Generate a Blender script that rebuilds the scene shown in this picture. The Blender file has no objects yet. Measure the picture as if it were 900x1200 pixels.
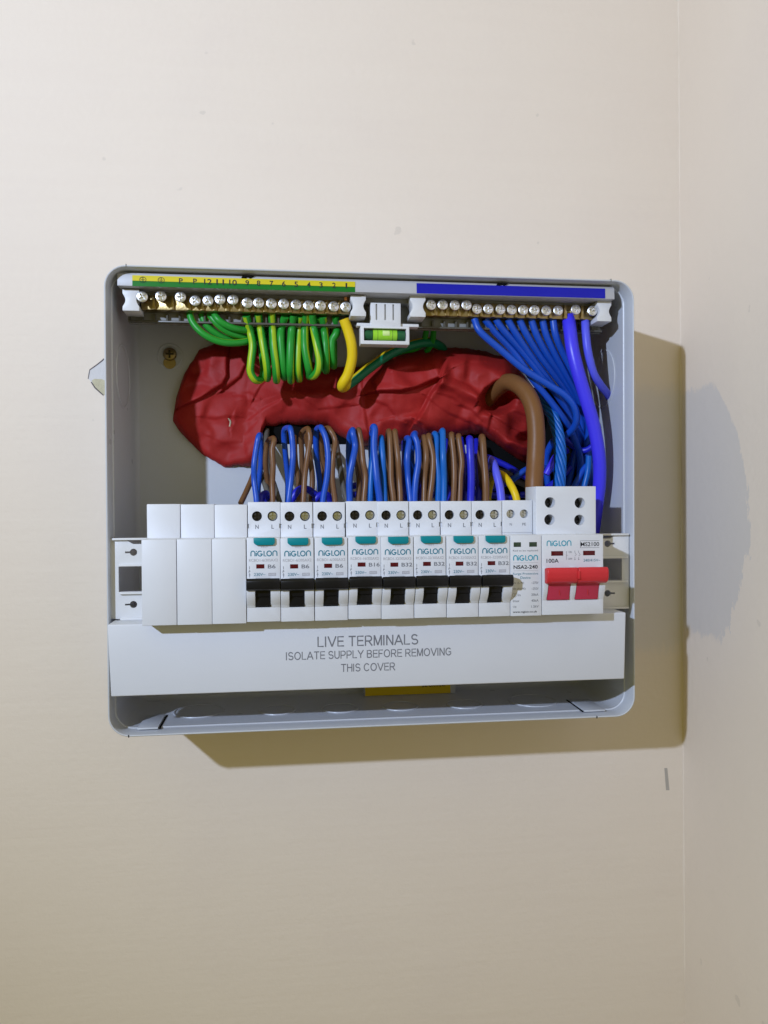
import bpy, bmesh, math, random
from mathutils import Vector, Matrix, noise
random.seed(7)
MM = 0.001
scene = bpy.context.scene
COL = scene.collection

# ------------------------------------------------------------------ camera
CP = Vector((-52.87, -518.63, -1.77)); YAW, PIT, ROL, FPX = math.radians(7.002), math.radians(-0.632), math.radians(-0.329), 911.18
FW = Vector((math.sin(YAW)*math.cos(PIT), math.cos(YAW)*math.cos(PIT), math.sin(PIT)))
_r = Vector((math.cos(YAW), -math.sin(YAW), 0)); _u = _r.cross(FW)
RT = _r*math.cos(ROL) + _u*math.sin(ROL); UP = -_r*math.sin(ROL) + _u*math.cos(ROL)
cam = bpy.data.cameras.new('camera'); cam_o = bpy.data.objects.new('camera', cam); COL.objects.link(cam_o)
cam.sensor_fit = 'HORIZONTAL'; cam.sensor_width = 36; cam.lens = 36*FPX/900; cam.clip_start = 0.01; cam.clip_end = 50
cam_o.matrix_world = Matrix((( RT.x, UP.x, -FW.x, CP.x*MM), (RT.y, UP.y, -FW.y, CP.y*MM), (RT.z, UP.z, -FW.z, CP.z*MM), (0, 0, 0, 1)))
scene.camera = cam_o
def W(u, v, Y):
    """photo measurement (900x1200) -> point in millimetres on the plane at depth Y"""
    d = FW + RT*((u-450)/FPX) + UP*((600-v)/FPX)
    return CP + d*((Y-CP.y)/d.y)

# ------------------------------------------------------------------ room light (warm ceiling light all round) and hand lamp
world = bpy.data.worlds.new('World'); scene.world = world; world.use_nodes = True
nt = world.node_tree; nt.nodes.clear()
out = nt.nodes.new('ShaderNodeOutputWorld'); bg = nt.nodes.new('ShaderNodeBackground')
tc = nt.nodes.new('ShaderNodeTexCoord'); sp = nt.nodes.new('ShaderNodeSeparateXYZ'); rp = nt.nodes.new('ShaderNodeValToRGB'); mr = nt.nodes.new('ShaderNodeMapRange')
mr.inputs['From Min'].default_value = -1; mr.inputs['From Max'].default_value = 1
nt.links.new(tc.outputs['Generated'], sp.inputs[0]); nt.links.new(sp.outputs['Z'], mr.inputs['Value']); nt.links.new(mr.outputs[0], rp.inputs[0])
rp.color_ramp.elements[0].color = (0.13, 0.112, 0.030, 1); rp.color_ramp.elements[1].color = (0.56, 0.49, 0.145, 1)
e = rp.color_ramp.elements.new(0.5); e.color = (0.30, 0.26, 0.07, 1)
bg.inputs['Strength'].default_value = 1.0
nt.links.new(rp.outputs[0], bg.inputs[0]); nt.links.new(bg.outputs[0], out.inputs[0])
lamp = bpy.data.lights.new('work_lamp', 'SPOT'); lamp.spot_size = math.radians(116); lamp.spot_blend = 1.0; lamp.shadow_soft_size = 0.013; lamp.energy = 50; lamp.color = (0.615, 0.735, 1.0)
lamp_o = bpy.data.objects.new('work_lamp', lamp); COL.objects.link(lamp_o)
lamp_o.location = (-0.655, -0.876, 0.350)
lamp_o.rotation_euler = (Vector((0.34, 0, 0.33)) - lamp_o.location).to_track_quat('-Z', 'Y').to_euler()
vs = scene.view_settings; vs.view_transform = 'Standard'; vs.look = 'None'; vs.exposure = 0; vs.gamma = 1; vs.use_curve_mapping = False
scene.render.engine = 'CYCLES'; cy = scene.cycles; cy.use_denoising = True; cy.max_bounces = 8; cy.diffuse_bounces = 4; cy.glossy_bounces = 4; cy.transmission_bounces = 8
cy.caustics_reflective = False; cy.caustics_refractive = False; cy.sample_clamp_indirect = 4

# ------------------------------------------------------------------ materials
MATS = {}
def mat(name, col, rough=0.4, metal=0.0, var=0.06, vscale=60, bump=0.0, bscale=400, spec=0.28, **kw):
    m = bpy.data.materials.new(name); m.use_nodes = True; t = m.node_tree; b = t.nodes['Principled BSDF']; MATS[name] = m
    b.inputs['Roughness'].default_value = rough; b.inputs['Metallic'].default_value = metal; b.inputs['Specular IOR Level'].default_value = spec
    co = t.nodes.new('ShaderNodeTexCoord'); n = t.nodes.new('ShaderNodeTexNoise'); n.inputs['Scale'].default_value = vscale; n.inputs['Detail'].default_value = 4
    t.links.new(co.outputs['Object'], n.inputs['Vector'])
    mx = t.nodes.new('ShaderNodeMix'); mx.data_type = 'RGBA'
    mx.inputs['A'].default_value = (*[c*(1-var) for c in col], 1); mx.inputs['B'].default_value = (*[min(1, c*(1+var)) for c in col], 1)
    t.links.new(n.outputs['Fac'], mx.inputs['Factor']); t.links.new(mx.outputs['Result'], b.inputs['Base Color'])
    r = t.nodes.new('ShaderNodeMapRange'); r.inputs['To Min'].default_value = max(0.02, rough-0.07); r.inputs['To Max'].default_value = min(1, rough+0.09)
    n3 = t.nodes.new('ShaderNodeTexNoise'); n3.inputs['Scale'].default_value = vscale*2.3; t.links.new(co.outputs['Object'], n3.inputs['Vector'])
    t.links.new(n3.outputs['Fac'], r.inputs['Value']); t.links.new(r.outputs[0], b.inputs['Roughness'])
    if bump:
        n2 = t.nodes.new('ShaderNodeTexNoise'); n2.inputs['Scale'].default_value = bscale; n2.inputs['Detail'].default_value = 3
        bp = t.nodes.new('ShaderNodeBump'); bp.inputs['Strength'].default_value = bump; bp.inputs['Distance'].default_value = 0.001
        t.links.new(co.outputs['Object'], n2.inputs['Vector']); t.links.new(n2.outputs['Fac'], bp.inputs['Height']); t.links.new(bp.outputs[0], b.inputs['Normal'])
    for k, v in kw.items(): b.inputs[k].default_value = v
    return m
mat('box_steel', (0.53, 0.55, 0.59), 0.30, 0, 0.03, 25, 0.10, 1500)
mat('back_steel', (0.53, 0.555, 0.60), 0.5, 0, 0.04, 20, 0.12, 1500)
mat('white_plastic', (0.66, 0.66, 0.67), 0.38, 0, 0.025, 90, 0.06, 2500)
mat('module_plastic', (0.635, 0.65, 0.695), 0.42, 0, 0.03, 70, 0.08, 2500)
mat('cover_plastic', (0.595, 0.61, 0.66), 0.45, 0, 0.025, 35, 0.08, 1800)
mat('strip_plastic', (0.46, 0.46, 0.48), 0.42, 0, 0.04, 60, 0.06, 1500)
mat('grey_plastic', (0.25, 0.25, 0.24), 0.45, 0, 0.06, 60)
mat('clear_shelf', (0.085, 0.08, 0.065), 0.25, 0, 0.12, 120)
mat('teal_plastic', (0.0, 0.21, 0.25), 0.35, 0, 0.06, 100)
mat('black_plastic', (0.006, 0.006, 0.008), 0.30, 0, 0.2, 100, 0.05, 1500)
mat('hole_and_shade_black', (0.008, 0.008, 0.008), 0.9, 0, 0.2, spec=0.0)  # black for holes, and for shade painted on the box back
mat('red_plastic', (0.56, 0.028, 0.036), 0.35, 0, 0.05, 80, 0.03, 1500)
mat('pink_plastic', (0.48, 0.035, 0.075), 0.42, 0, 0.06, 80)
mat('window_red', (0.085, 0.006, 0.010), 0.12, 0, 0.15, 300)
mat('window_green', (0.035, 0.055, 0.035), 0.12, 0, 0.15, 300)
mat('brass', (0.37, 0.28, 0.13), 0.36, 1.0, 0.14, 150, 0.10, 700)
mat('zinc', (0.80, 0.80, 0.82), 0.33, 1.0, 0.10, 300, 0.15, 900)
mat('dull_zinc', (0.55, 0.56, 0.55), 0.28, 1.0, 0.2, 400)
mat('dark_screw', (0.055, 0.05, 0.045), 0.38, 1.0, 0.3, 400)
mat('old_brass', (0.34, 0.26, 0.14), 0.36, 1.0, 0.15, 300)
mat('copper', (0.75, 0.33, 0.20), 0.3, 1.0, 0.1, 300)
mat('blue_pvc', (0.005, 0.068, 0.46), 0.38, 0, 0.10, 40, 0.04, 600, spec=0.45)
mat('deep_blue_pvc', (0.012, 0.018, 0.50), 0.38, 0, 0.10, 40, 0.04, 600, spec=0.45)
mat('violet_pvc', (0.050, 0.040, 0.80), 0.36, 0, 0.08, 40, 0.04, 600, spec=0.45)
mat('lilac_pvc', (0.10, 0.11, 0.74), 0.36, 0, 0.08, 40)
mat('sky_pvc', (0.008, 0.115, 0.46), 0.32, 0, 0.12, 60)
mat('brown_pvc', (0.155, 0.072, 0.028), 0.40, 0, 0.12, 40, 0.05, 600, spec=0.45)
mat('tail_pvc', (0.175, 0.078, 0.026), 0.42, 0, 0.12, 40, 0.05, 500)
mat('grey_pvc', (0.11, 0.10, 0.085), 0.45, 0, 0.12, 40)
mat('yellow_pvc', (0.72, 0.50, 0.008), 0.38, 0, 0.06, 40)
mat('label_yellow', (0.62, 0.52, 0.015), 0.4, 0, 0.05, 60)
mat('label_green', (0.004, 0.155, 0.012), 0.4, 0, 0.08, 60)
mat('label_blue', (0.006, 0.008, 0.36), 0.4, 0, 0.06, 60)
mat('sticker_yellow', (0.72, 0.52, 0.01), 0.35, 0, 0.06, 40)
mat('vial_green', (0.30, 0.62, 0.04), 0.12, 0, 0.15, 200)
mat('vial_dark', (0.02, 0.10, 0.04), 0.15, 0, 0.15, 200)
mat('bubble', (0.62, 0.80, 0.30), 0.08, 0, 0.1, 200)
mat('ink_black', (0.025, 0.025, 0.03), 0.6)
mat('ink_grey', (0.17, 0.175, 0.20), 0.6)
mat('ink_pale', (0.40, 0.39, 0.42), 0.6)
mat('ink_teal', (0.004, 0.165, 0.245), 0.5)
mat('ink_cyan', (0.01, 0.30, 0.42), 0.5)
mat('plaster_grey', (0.60, 0.585, 0.60), 0.9, 0, 0.08, 30, 0.4, 500)
mat('plaster_beige', (0.50, 0.46, 0.33), 0.9, 0, 0.2, 200, 0.5, 700)
mat('scuff_grey', (0.40, 0.37, 0.34), 0.9)
mat('crack_dark', (0.10, 0.085, 0.09), 0.9)

def putty_mat():
    m = mat('red_putty', (0.325, 0.016, 0.014), 0.58, 0, 0.26, 38, 0.0, spec=0.24)
    t = m.node_tree; b = t.nodes['Principled BSDF']; co = t.nodes['Texture Coordinate']
    n = t.nodes.new('ShaderNodeTexNoise'); n.inputs['Scale'].default_value = 260; n.inputs['Detail'].default_value = 6; n.inputs['Roughness'].default_value = 0.6
    w = t.nodes.new('ShaderNodeTexNoise'); w.noise_type = 'RIDGED_MULTIFRACTAL'; w.inputs['Scale'].default_value = 55; w.inputs['Detail'].default_value = 2
    t.links.new(co.outputs['Object'], n.inputs['Vector']); t.links.new(co.outputs['Object'], w.inputs['Vector'])
    b1 = t.nodes.new('ShaderNodeBump'); b1.inputs['Strength'].default_value = 0.12; b1.inputs['Distance'].default_value = 0.001
    b2 = t.nodes.new('ShaderNodeBump'); b2.inputs['Strength'].default_value = 0.0; b2.inputs['Distance'].default_value = 0.001
    t.links.new(n.outputs['Fac'], b1.inputs['Height']); t.links.new(w.outputs['Fac'], b2.inputs['Height']); t.links.new(b1.outputs[0], b2.inputs['Normal']); t.links.new(b2.outputs[0], b.inputs['Normal'])
    return m
putty_mat()
def stripe_mat(name, g, y, pos):
    m = bpy.data.materials.new(name); m.use_nodes = True; MATS[name] = m; t = m.node_tree; b = t.nodes['Principled BSDF']; b.inputs['Roughness'].default_value = 0.38
    uv = t.nodes.new('ShaderNodeUVMap'); sx = t.nodes.new('ShaderNodeSeparateXYZ'); t.links.new(uv.outputs[0], sx.inputs[0])
    fr = t.nodes.new('ShaderNodeMath'); fr.operation = 'FRACT'; t.links.new(sx.outputs['X'], fr.inputs[0])
    r = t.nodes.new('ShaderNodeValToRGB'); r.color_ramp.interpolation = 'LINEAR'; el = r.color_ramp.elements
    b.inputs['Specular IOR Level'].default_value = 0.3
    el[0].position = 0.0; el[0].color = g; el[1].position = 1.0; el[1].color = g
    for p, c in zip(pos, (g, y, y, g)):
        q = el.new(p); q.color = c
    t.links.new(fr.outputs[0], r.inputs[0]); t.links.new(r.outputs[0], b.inputs['Base Color'])
    return m
stripe_mat('earth_pvc', (0.018, 0.27, 0.028, 1), (0.34, 0.50, 0.014, 1), (0.385, 0.42, 0.58, 0.615))
stripe_mat('thick_earth_pvc', (0.004, 0.17, 0.075, 1), (0.74, 0.52, 0.010, 1), (0.20, 0.23, 0.80, 0.83))

def wall_mat(name, side):
    """magnolia emulsion brushed on; a bare grey skim patch left where an older board was"""
    m = bpy.data.materials.new(name); m.use_nodes = True; MATS[name] = m; t = m.node_tree; b = t.nodes['Principled BSDF']; b.inputs['Roughness'].default_value = 0.62; b.inputs['Specular IOR Level'].default_value = 0.25
    N = t.nodes.new; L = t.links.new
    g = N('ShaderNodeNewGeometry'); P = g.outputs['Position']
    def nz(scale, det, vec=None, rough=0.5):
        n = N('ShaderNodeTexNoise'); n.inputs['Scale'].default_value = scale; n.inputs['Detail'].default_value = det; n.inputs['Roughness'].default_value = rough; L(vec or P, n.inputs['Vector']); return n.outputs['Fac']
    def math_(op, a, bb=None, clamp=False):
        n = N('ShaderNodeMath'); n.operation = op; n.use_clamp = clamp
        for i, v in enumerate((a, bb)):
            if v is None: continue
            if isinstance(v, (int, float)): n.inputs[i].default_value = v
            else: L(v, n.inputs[i])
        return n.outputs[0]
    def rng(v, a, bb, c=0, d=1):
        n = N('ShaderNodeMapRange'); n.interpolation_type = 'SMOOTHSTEP'
        for k, x in zip(('From Min', 'From Max', 'To Min', 'To Max'), (a, bb, c, d)): n.inputs[k].default_value = x
        L(v, n.inputs['Value']); return n.outputs[0]
    def mix(f, a, bb):
        n = N('ShaderNodeMix'); n.data_type = 'RGBA'; L(f, n.inputs['Factor'])
        for k, v in (('A', a), ('B', bb)):
            if isinstance(v, tuple): n.inputs[k].default_value = (*v, 1)
            else: L(v, n.inputs[k])
        return n.outputs['Result']
    mp = N('ShaderNodeMapping'); mp.inputs['Scale'].default_value = (6, 6, 90) if not side else (60, 14, 6); mp.inputs['Rotation'].default_value = (0, math.radians(4), 0); L(P, mp.inputs['Vector'])
    brush = nz(1.4, 5, mp.outputs[0], 0.6)
    fine = nz(900, 3); orange = nz(230, 2); big = nz(3.2, 3); mid = nz(14, 4)
    base = mix(big, (0.72, 0.627, 0.545), (0.755, 0.672, 0.585))
    base = mix(rng(mid, 0.45, 0.75, 0, 0.5), base, (0.715, 0.627, 0.555))
    base = mix(rng(brush, 0.3, 0.7, 0, 0.22), base, (0.77, 0.687, 0.60))
    s = N('ShaderNodeSeparateXYZ'); L(P, s.inputs[0])
    mw = N('ShaderNodeMapping'); mw.inputs['Scale'].default_value = (1, 1, 0.35); L(P, mw.inputs['Vector'])
    wob = math_('ADD', math_('MULTIPLY', math_('SUBTRACT', nz(38, 5, None, 0.66), 0.5), 0.022), math_('MULTIPLY', math_('SUBTRACT', nz(210, 4, mw.outputs[0], 0.7), 0.5), 0.018))
    z = math_('ADD', s.outputs['Z'], wob)
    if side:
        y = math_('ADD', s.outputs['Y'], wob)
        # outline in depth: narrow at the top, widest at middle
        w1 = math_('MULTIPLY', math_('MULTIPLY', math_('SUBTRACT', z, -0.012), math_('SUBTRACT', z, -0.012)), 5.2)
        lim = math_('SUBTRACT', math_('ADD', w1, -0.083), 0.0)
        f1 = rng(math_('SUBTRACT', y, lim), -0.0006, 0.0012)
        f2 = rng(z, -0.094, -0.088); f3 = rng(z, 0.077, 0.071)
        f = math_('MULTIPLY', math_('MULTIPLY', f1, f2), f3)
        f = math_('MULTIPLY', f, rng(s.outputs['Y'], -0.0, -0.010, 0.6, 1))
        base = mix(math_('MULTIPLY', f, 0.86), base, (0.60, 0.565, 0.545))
    else:
        xx = math_('ADD', s.outputs['X'], wob)
        f1 = rng(xx, -0.1665, -0.1635); f2 = rng(z, -0.112, -0.098); f3 = rng(z, 0.085, 0.070)
        f = math_('MULTIPLY', math_('MULTIPLY', f1, f2), f3)
        base = mix(math_('MULTIPLY', f, rng(s.outputs['X'], -0.15, 0.1, 0.9, 0.45)), base, (0.60, 0.585, 0.60))
    # scattered specks and scuffs
    sc = rng(nz(70, 2), 0.735, 0.77, 0, 0.35); base = mix(sc, base, (0.50, 0.45, 0.40))
    L(base, b.inputs['Base Color'])
    h = math_('ADD', math_('ADD', math_('MULTIPLY', brush, 0.55), math_('MULTIPLY', orange, 0.42)), math_('ADD', math_('MULTIPLY', fine, 0.06), math_('MULTIPLY', mid, 1.2)))
    bp = N('ShaderNodeBump'); bp.inputs['Strength'].default_value = 0.35; bp.inputs['Distance'].default_value = 0.0012; L(h, bp.inputs['Height']); L(bp.outputs[0], b.inputs['Normal'])
    return m
wall_mat('wall_paint', False); wall_mat('side_paint', True)

# ------------------------------------------------------------------ mesh helpers (all input in mm, world axes)
def mesh_of(name, bm, smooth=None, mats=None):
    bmesh.ops.recalc_face_normals(bm, faces=bm.faces[:])
    me = bpy.data.meshes.new(name); bm.to_mesh(me); bm.free()
    if smooth is not None:
        me.polygons.foreach_set('use_smooth', [True]*len(me.polygons))
        me.set_sharp_from_angle(angle=math.radians(smooth))
    return me
def thing(name, label, cat, loc=(0, 0, 0), group=None):
    o = bpy.data.objects.new(name, None); COL.objects.link(o); o.location = Vector(loc)*MM; o.empty_display_size = 0.01
    return tag(o, label, cat, group)
def tag(o, label=None, cat=None, group=None, kind=None):
    if label: o['label'] = label
    if cat: o['category'] = cat
    if group: o['group'] = group
    if kind: o['kind'] = kind
    return o
WORLDLOC = {}
def link(name, me, material, parent=None, loc=(0, 0, 0), rot=None):
    """loc in mm in the parent's frame (mesh already in that frame)"""
    o = bpy.data.objects.new(name, me); COL.objects.link(o); o.location = Vector(loc)*MM
    if rot: o.rotation_euler = rot
    if parent: o.parent = parent
    if material and not me.materials: me.materials.append(MATS[material])
    return o
def finish(bm, off=(0, 0, 0)):
    """mm -> m, relative to off"""
    o = Vector(off)
    for v in bm.verts: v.co = (v.co - o)*MM
    return bm
def part(name, bm, material, parent=None, off=(0, 0, 0), smooth=30, loc=(0, 0, 0), rot=None):
    return link(name, mesh_of(name, finish(bm, off), smooth), material, parent, loc, rot)
def box(x0, x1, y0, y1, z0, z1, bev=0.0, seg=2, bm=None):
    own = bm is None; b = bmesh.new()
    bmesh.ops.create_cube(b, size=1)
    for v in b.verts: v.co = Vector(((x0+x1)/2+v.co.x*(x1-x0), (y0+y1)/2+v.co.y*(y1-y0), (z0+z1)/2+v.co.z*(z1-z0)))
    if bev: bmesh.ops.bevel(b, geom=b.edges[:], offset=bev, segments=seg, profile=0.5, affect='EDGES')
    return b if own else merge(bm, b)
def merge(a, b):
    me = bpy.data.meshes.new('t'); b.to_mesh(me); b.free(); a.from_mesh(me); bpy.data.meshes.remove(me); return a
def prism(poly, a, b_, axis='X', bev=0.0, seg=2):
    """2D polygon extruded along an axis. axis X: poly=(y,z); Y: poly=(x,z); Z: poly=(x,y)"""
    def P(p, t): return {'X': (t, p[0], p[1]), 'Y': (p[0], t, p[1]), 'Z': (p[0], p[1], t)}[axis]
    b = bmesh.new(); A = [b.verts.new(P(p, a)) for p in poly]; B = [b.verts.new(P(p, b_)) for p in poly]; n = len(poly)
    b.faces.new(A); b.faces.new(B[::-1])
    for i in range(n): b.faces.new((A[i], B[i], B[(i+1) % n], A[(i+1) % n]))
    bmesh.ops.recalc_face_normals(b, faces=b.faces[:])
    if bev: bmesh.ops.bevel(b, geom=b.edges[:], offset=bev, segments=seg, profile=0.5, affect='EDGES')
    return b
def lathe(prof, cx, cz, n=20, y0=0):
    """profile (r, y) turned about a Y axis through (cx, cz)"""
    b = bmesh.new(); rings = []
    for r, y in prof:
        if r < 1e-6: rings.append([b.verts.new((cx, y0+y, cz))])
        else: rings.append([b.verts.new((cx+r*math.cos(2*math.pi*i/n), y0+y, cz+r*math.sin(2*math.pi*i/n))) for i in range(n)])
    for A, B in zip(rings, rings[1:]):
        for i in range(n):
            j = (i+1) % n
            if len(A) == 1 and len(B) == 1: continue
            if len(A) == 1: b.faces.new((A[0], B[i], B[j]))
            elif len(B) == 1: b.faces.new((A[i], B[0], A[j]))
            else: b.faces.new((A[i], B[i], B[j], A[j]))
    return b
def cyl(cx, cz, r, y0, y1, n=24): return lathe([(0, y0), (r, y0), (r, y1), (0, y1)], cx, cz, n)
def cut(bm, cutters):
    """exact boolean difference; all bmeshes in mm"""
    def ob(b):
        bmesh.ops.recalc_face_normals(b, faces=b.faces[:])
        me = bpy.data.meshes.new('c'); b.to_mesh(me); b.free(); o = bpy.data.objects.new('c', me); COL.objects.link(o); return o
    o = ob(bm); cs = [ob(c) for c in cutters]
    for c in cs:
        md = o.modifiers.new('b', 'BOOLEAN'); md.operation = 'DIFFERENCE'; md.object = c; md.solver = 'EXACT'
    bpy.context.view_layer.update()
    me = bpy.data.meshes.new_from_object(o.evaluated_get(bpy.context.evaluated_depsgraph_get()))
    r = bmesh.new(); r.from_mesh(me); bpy.data.meshes.remove(me)
    for q in [o]+cs:
        d = q.data; bpy.data.objects.remove(q); bpy.data.meshes.remove(d)
    return r
def spline(pts, step=1.2):
    P = [Vector(p) for p in pts]; P = [P[0]*2-P[1]]+P+[P[-1]*2-P[-2]]; res = []
    for i in range(1, len(P)-2):
        a, b, c, d = P[i-1:i+3]; n = max(3, int((c-b).length/step))
        for k in range(n):
            t = k/n
            res.append(0.5*((2*b)+(c-a)*t+(2*a-5*b+4*c-d)*t*t+(3*b-a-3*c+d)*t**3))
    res.append(P[-2]); return res
def tube_bm(path, r, n=12, turn=0.0, twist=0.0, radii=None, cap=True, roll=None):
    b = bmesh.new(); uvl = b.loops.layers.uv.new('UVMap'); rings = []; t0 = (path[1]-path[0]).normalized()
    ref = Vector((0, -1, 0)) if abs(t0.y) < 0.9 else Vector((1, 0, 0)); nrm = (ref - t0*ref.dot(t0)).normalized(); L = 0; Ls = []
    for i, p in enumerate(path):
        t = (path[min(i+1, len(path)-1)]-path[max(i-1, 0)]).normalized()
        nrm = (nrm - t*nrm.dot(t)).normalized(); bi = t.cross(nrm)
        if i: L += (p-path[i-1]).length
        Ls.append(L); rr = radii[i] if radii else r
        rings.append([b.verts.new(p+(nrm*math.cos(2*math.pi*k/n)+bi*math.sin(2*math.pi*k/n))*rr) for k in range(n)])
    for i in range(len(rings)-1):
        for k in range(n):
            j = (k+1) % n; f = b.faces.new((rings[i][k], rings[i][j], rings[i+1][j], rings[i+1][k]))
            for lp, (kk, ii) in zip(f.loops, ((k, i), (k+1, i), (k+1, i+1), (k, i+1))):
                lp[uvl].uv = (0.5+turn+kk/n+twist*Ls[ii]/100+3, Ls[ii]/100)
    if roll:
        for f in b.faces:
            for lp in f.loops:
                q = min(1, max(0, (lp[uvl].uv.y*100-roll[0])/(roll[1]-roll[0]))); lp[uvl].uv.x += roll[2]*q*q*(3-2*q)
    if cap:
        b.faces.new(rings[0][::-1]); b.faces.new(rings[-1])
    return b
def text_me(s, bold=0.0):
    c = bpy.data.curves.new('t', 'FONT'); c.body = s; c.size = 1; c.offset = bold; c.resolution_u = 3; c.fill_mode = 'FRONT' if hasattr(c, 'fill_mode') else c.fill_mode
    o = bpy.data.objects.new('t', c); COL.objects.link(o); bpy.context.view_layer.update()
    me = bpy.data.meshes.new_from_object(o.evaluated_get(bpy.context.evaluated_depsgraph_get()))
    bpy.data.objects.remove(o); bpy.data.curves.remove(c); return me
TXT = {}
def text(s, x0, x1, z0, z1, y, material, parent=None, bold=0.0, name='lettering', off=(0, 0, 0), shear=0.0):
    """print s in the rectangle x0..x1, z0..z1 at depth y, facing the viewer (mm)"""
    key = (s, bold)
    if key not in TXT:
        m = text_me(s, bold); TXT[key] = [v.co.copy() for v in m.vertices], [tuple(p.vertices) for p in m.polygons]
    vs_, fs = TXT[key]
    ax, bx = min(v.x for v in vs_), max(v.x for v in vs_); ay, by = min(v.y for v in vs_), max(v.y for v in vs_)
    o = Vector(off); me = bpy.data.meshes.new(name)
    pts = [(Vector((x0+(v.x-ax)/(bx-ax)*(x1-x0)+shear*(v.y-ay), y, z0+(v.y-ay)/(by-ay)*(z1-z0)))-o)*MM for v in vs_]
    me.from_pydata(pts, [], fs); return link(name, me, material, parent)
def ribbon(lines, w):
    """flat strokes (x,z) -> list of verts/faces"""
    V, F = [], []
    for ln in lines:
        closed = ln[0] == ln[-1]; n = len(ln); base = len(V)
        for i, p in enumerate(ln):
            a = ln[i-1] if i else (ln[-2] if closed else p); c = ln[i+1] if i < n-1 else (ln[1] if closed else p)
            dx, dz = c[0]-a[0], c[1]-a[1]; l = math.hypot(dx, dz) or 1; nx, nz = -dz/l*w/2, dx/l*w/2
            V += [(p[0]+nx, p[1]+nz), (p[0]-nx, p[1]-nz)]
        F += [(base+2*i, base+2*i+1, base+2*i+3, base+2*i+2) for i in range(n-1)]
    return V, F
def logo_lines():
    L = []; x = 0.0
    arc = lambda cx, cz, r, a, b, n=14: [(cx+r*math.cos(math.radians(a+(b-a)*i/n)), cz+r*math.sin(math.radians(a+(b-a)*i/n))) for i in range(n+1)]
    def n_(x): L.append([(x, 0), (x, 0.56)]+arc(x+0.40, 0.56, 0.40, 180, 0)[1:]+[(x+0.80, 0)])
    n_(0.0); L.append([(1.08, 0), (1.08, 0.62)]); L.append([(1.08, 0.80), (1.08, 0.98)])
    L.append(arc(1.80, 0.48, 0.46, 48, 350, 20)); L.append([(1.80, 0.40), (2.28, 0.40)])
    L.append([(2.60, 0.97), (2.60, 0.02), (3.04, 0.02)])
    L.append(arc(3.62, 0.48, 0.46, 0, 360, 24)); n_(4.36); return L
def logo(x0, x1, z0, z1, y, material, parent=None, off=(0, 0, 0)):
    V, F = ribbon(logo_lines(), 0.19); ax, bx = min(v[0] for v in V), max(v[0] for v in V); ay, by = min(v[1] for v in V), max(v[1] for v in V); o = Vector(off)
    me = bpy.data.meshes.new('logo'); me.from_pydata([(Vector((x0+(v[0]-ax)/(bx-ax)*(x1-x0), y+0.00004*i, z0+(v[1]-ay)/(by-ay)*(z1-z0)))-o)*MM for i, v in enumerate(V)], [], F)
    return link('logo', me, material, parent)
def strokes(lines, w, y, material, parent, name='printed_symbol', off=(0, 0, 0)):
    V, F = ribbon(lines, w); o = Vector(off); me = bpy.data.meshes.new(name)
    me.from_pydata([(Vector((v[0], y+0.00004*i, v[1]))-o)*MM for i, v in enumerate(V)], [], F); return link(name, me, material, parent)
def copy_tree(root):
    c = root.copy(); COL.objects.link(c)
    for ch in list(root.children):
        d = ch.copy(); COL.objects.link(d); d.parent = c
        for g in list(ch.children):
            h = g.copy(); COL.objects.link(h); h.parent = d
    return c

# ------------------------------------------------------------------ walls
def quad(name, pts, material):
    me = bpy.data.meshes.new(name); me.from_pydata([Vector(p)*MM for p in pts], [], [tuple(range(len(pts)))]); return link(name, me, material)
o = quad('back_wall', [(-1400, 0, -1300), (229, 0, -1300), (216.5, 0, 1100), (-1400, 0, 1100)], 'wall_paint'); tag(o, kind='structure')
o = quad('side_wall', [(229, 0, -1300), (229, -1100, -1300), (216.5, -1100, 1100), (216.5, 0, 1100)], 'side_paint'); tag(o, kind='structure')
# uneven line of filler and paint in the corner
bp_ = []; rad = []
z = -1000
while z < 900:
    k = noise.noise(Vector((z*0.06, 3, 1))); bp_.append(Vector((222.8-0.0052*z-0.1+0.25*k, -0.1, z))); rad.append(max(0.25, 0.95+1.3*noise.noise(Vector((z*0.021, 9, 4)))+0.45*k+0.3*noise.noise(Vector((z*0.3, 2, 6))))); z += 4
o = part('corner_filler', tube_bm(bp_, 1.2, 8, radii=rad), 'wall_paint'); tag(o, kind='structure')

# chipped plaster by the enclosure's left edge
t = thing('plaster_chip', 'chipped patch of bare plaster at the left edge of the box', 'wall damage', W(113, 440, 0))
L0 = W(113, 440, 0)
def wpoly(px, y0, y1):
    return prism([(W(u, v, 0).x, W(u, v, 0).z) for u, v in px], y0, y1, 'Y')
part('bare_plaster', wpoly([(103.5, 438), (104.5, 434), (112, 428), (121, 420.5), (126, 420), (126, 462), (120, 461), (108, 449), (104, 444)], -0.08, 0.2), 'plaster_grey', t, L0)
part('exposed_filler', wpoly([(107.5, 446), (110.5, 444), (119, 444.3), (126, 447), (126, 464), (120, 462.5), (112, 455)], -0.18, 0.2), 'plaster_beige', t, L0)
for px in ([(121.5, 420), (119, 422.5), (112, 428), (105, 433), (104, 438), (103, 444), (103.6, 444), (104.8, 438), (105.5, 433.8), (112.5, 429), (120, 423.3), (122, 421.3)],
           [(106.5, 448), (111, 455), (116, 459.5), (121, 463.8), (121.5, 462.6), (116.5, 458.2), (112, 454), (107.5, 447.5)]):
    part('crack', wpoly(px, -0.24, 0.2), 'crack_dark', t, L0)
o = part('wall_scuff', wpoly([(778.5, 900), (782, 900), (784.5, 926), (780.5, 926)], -0.06, 0.2), 'scuff_grey')
tag(o, 'short grey upright scuff mark on the wall below the box corner', 'scuff mark')

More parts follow.
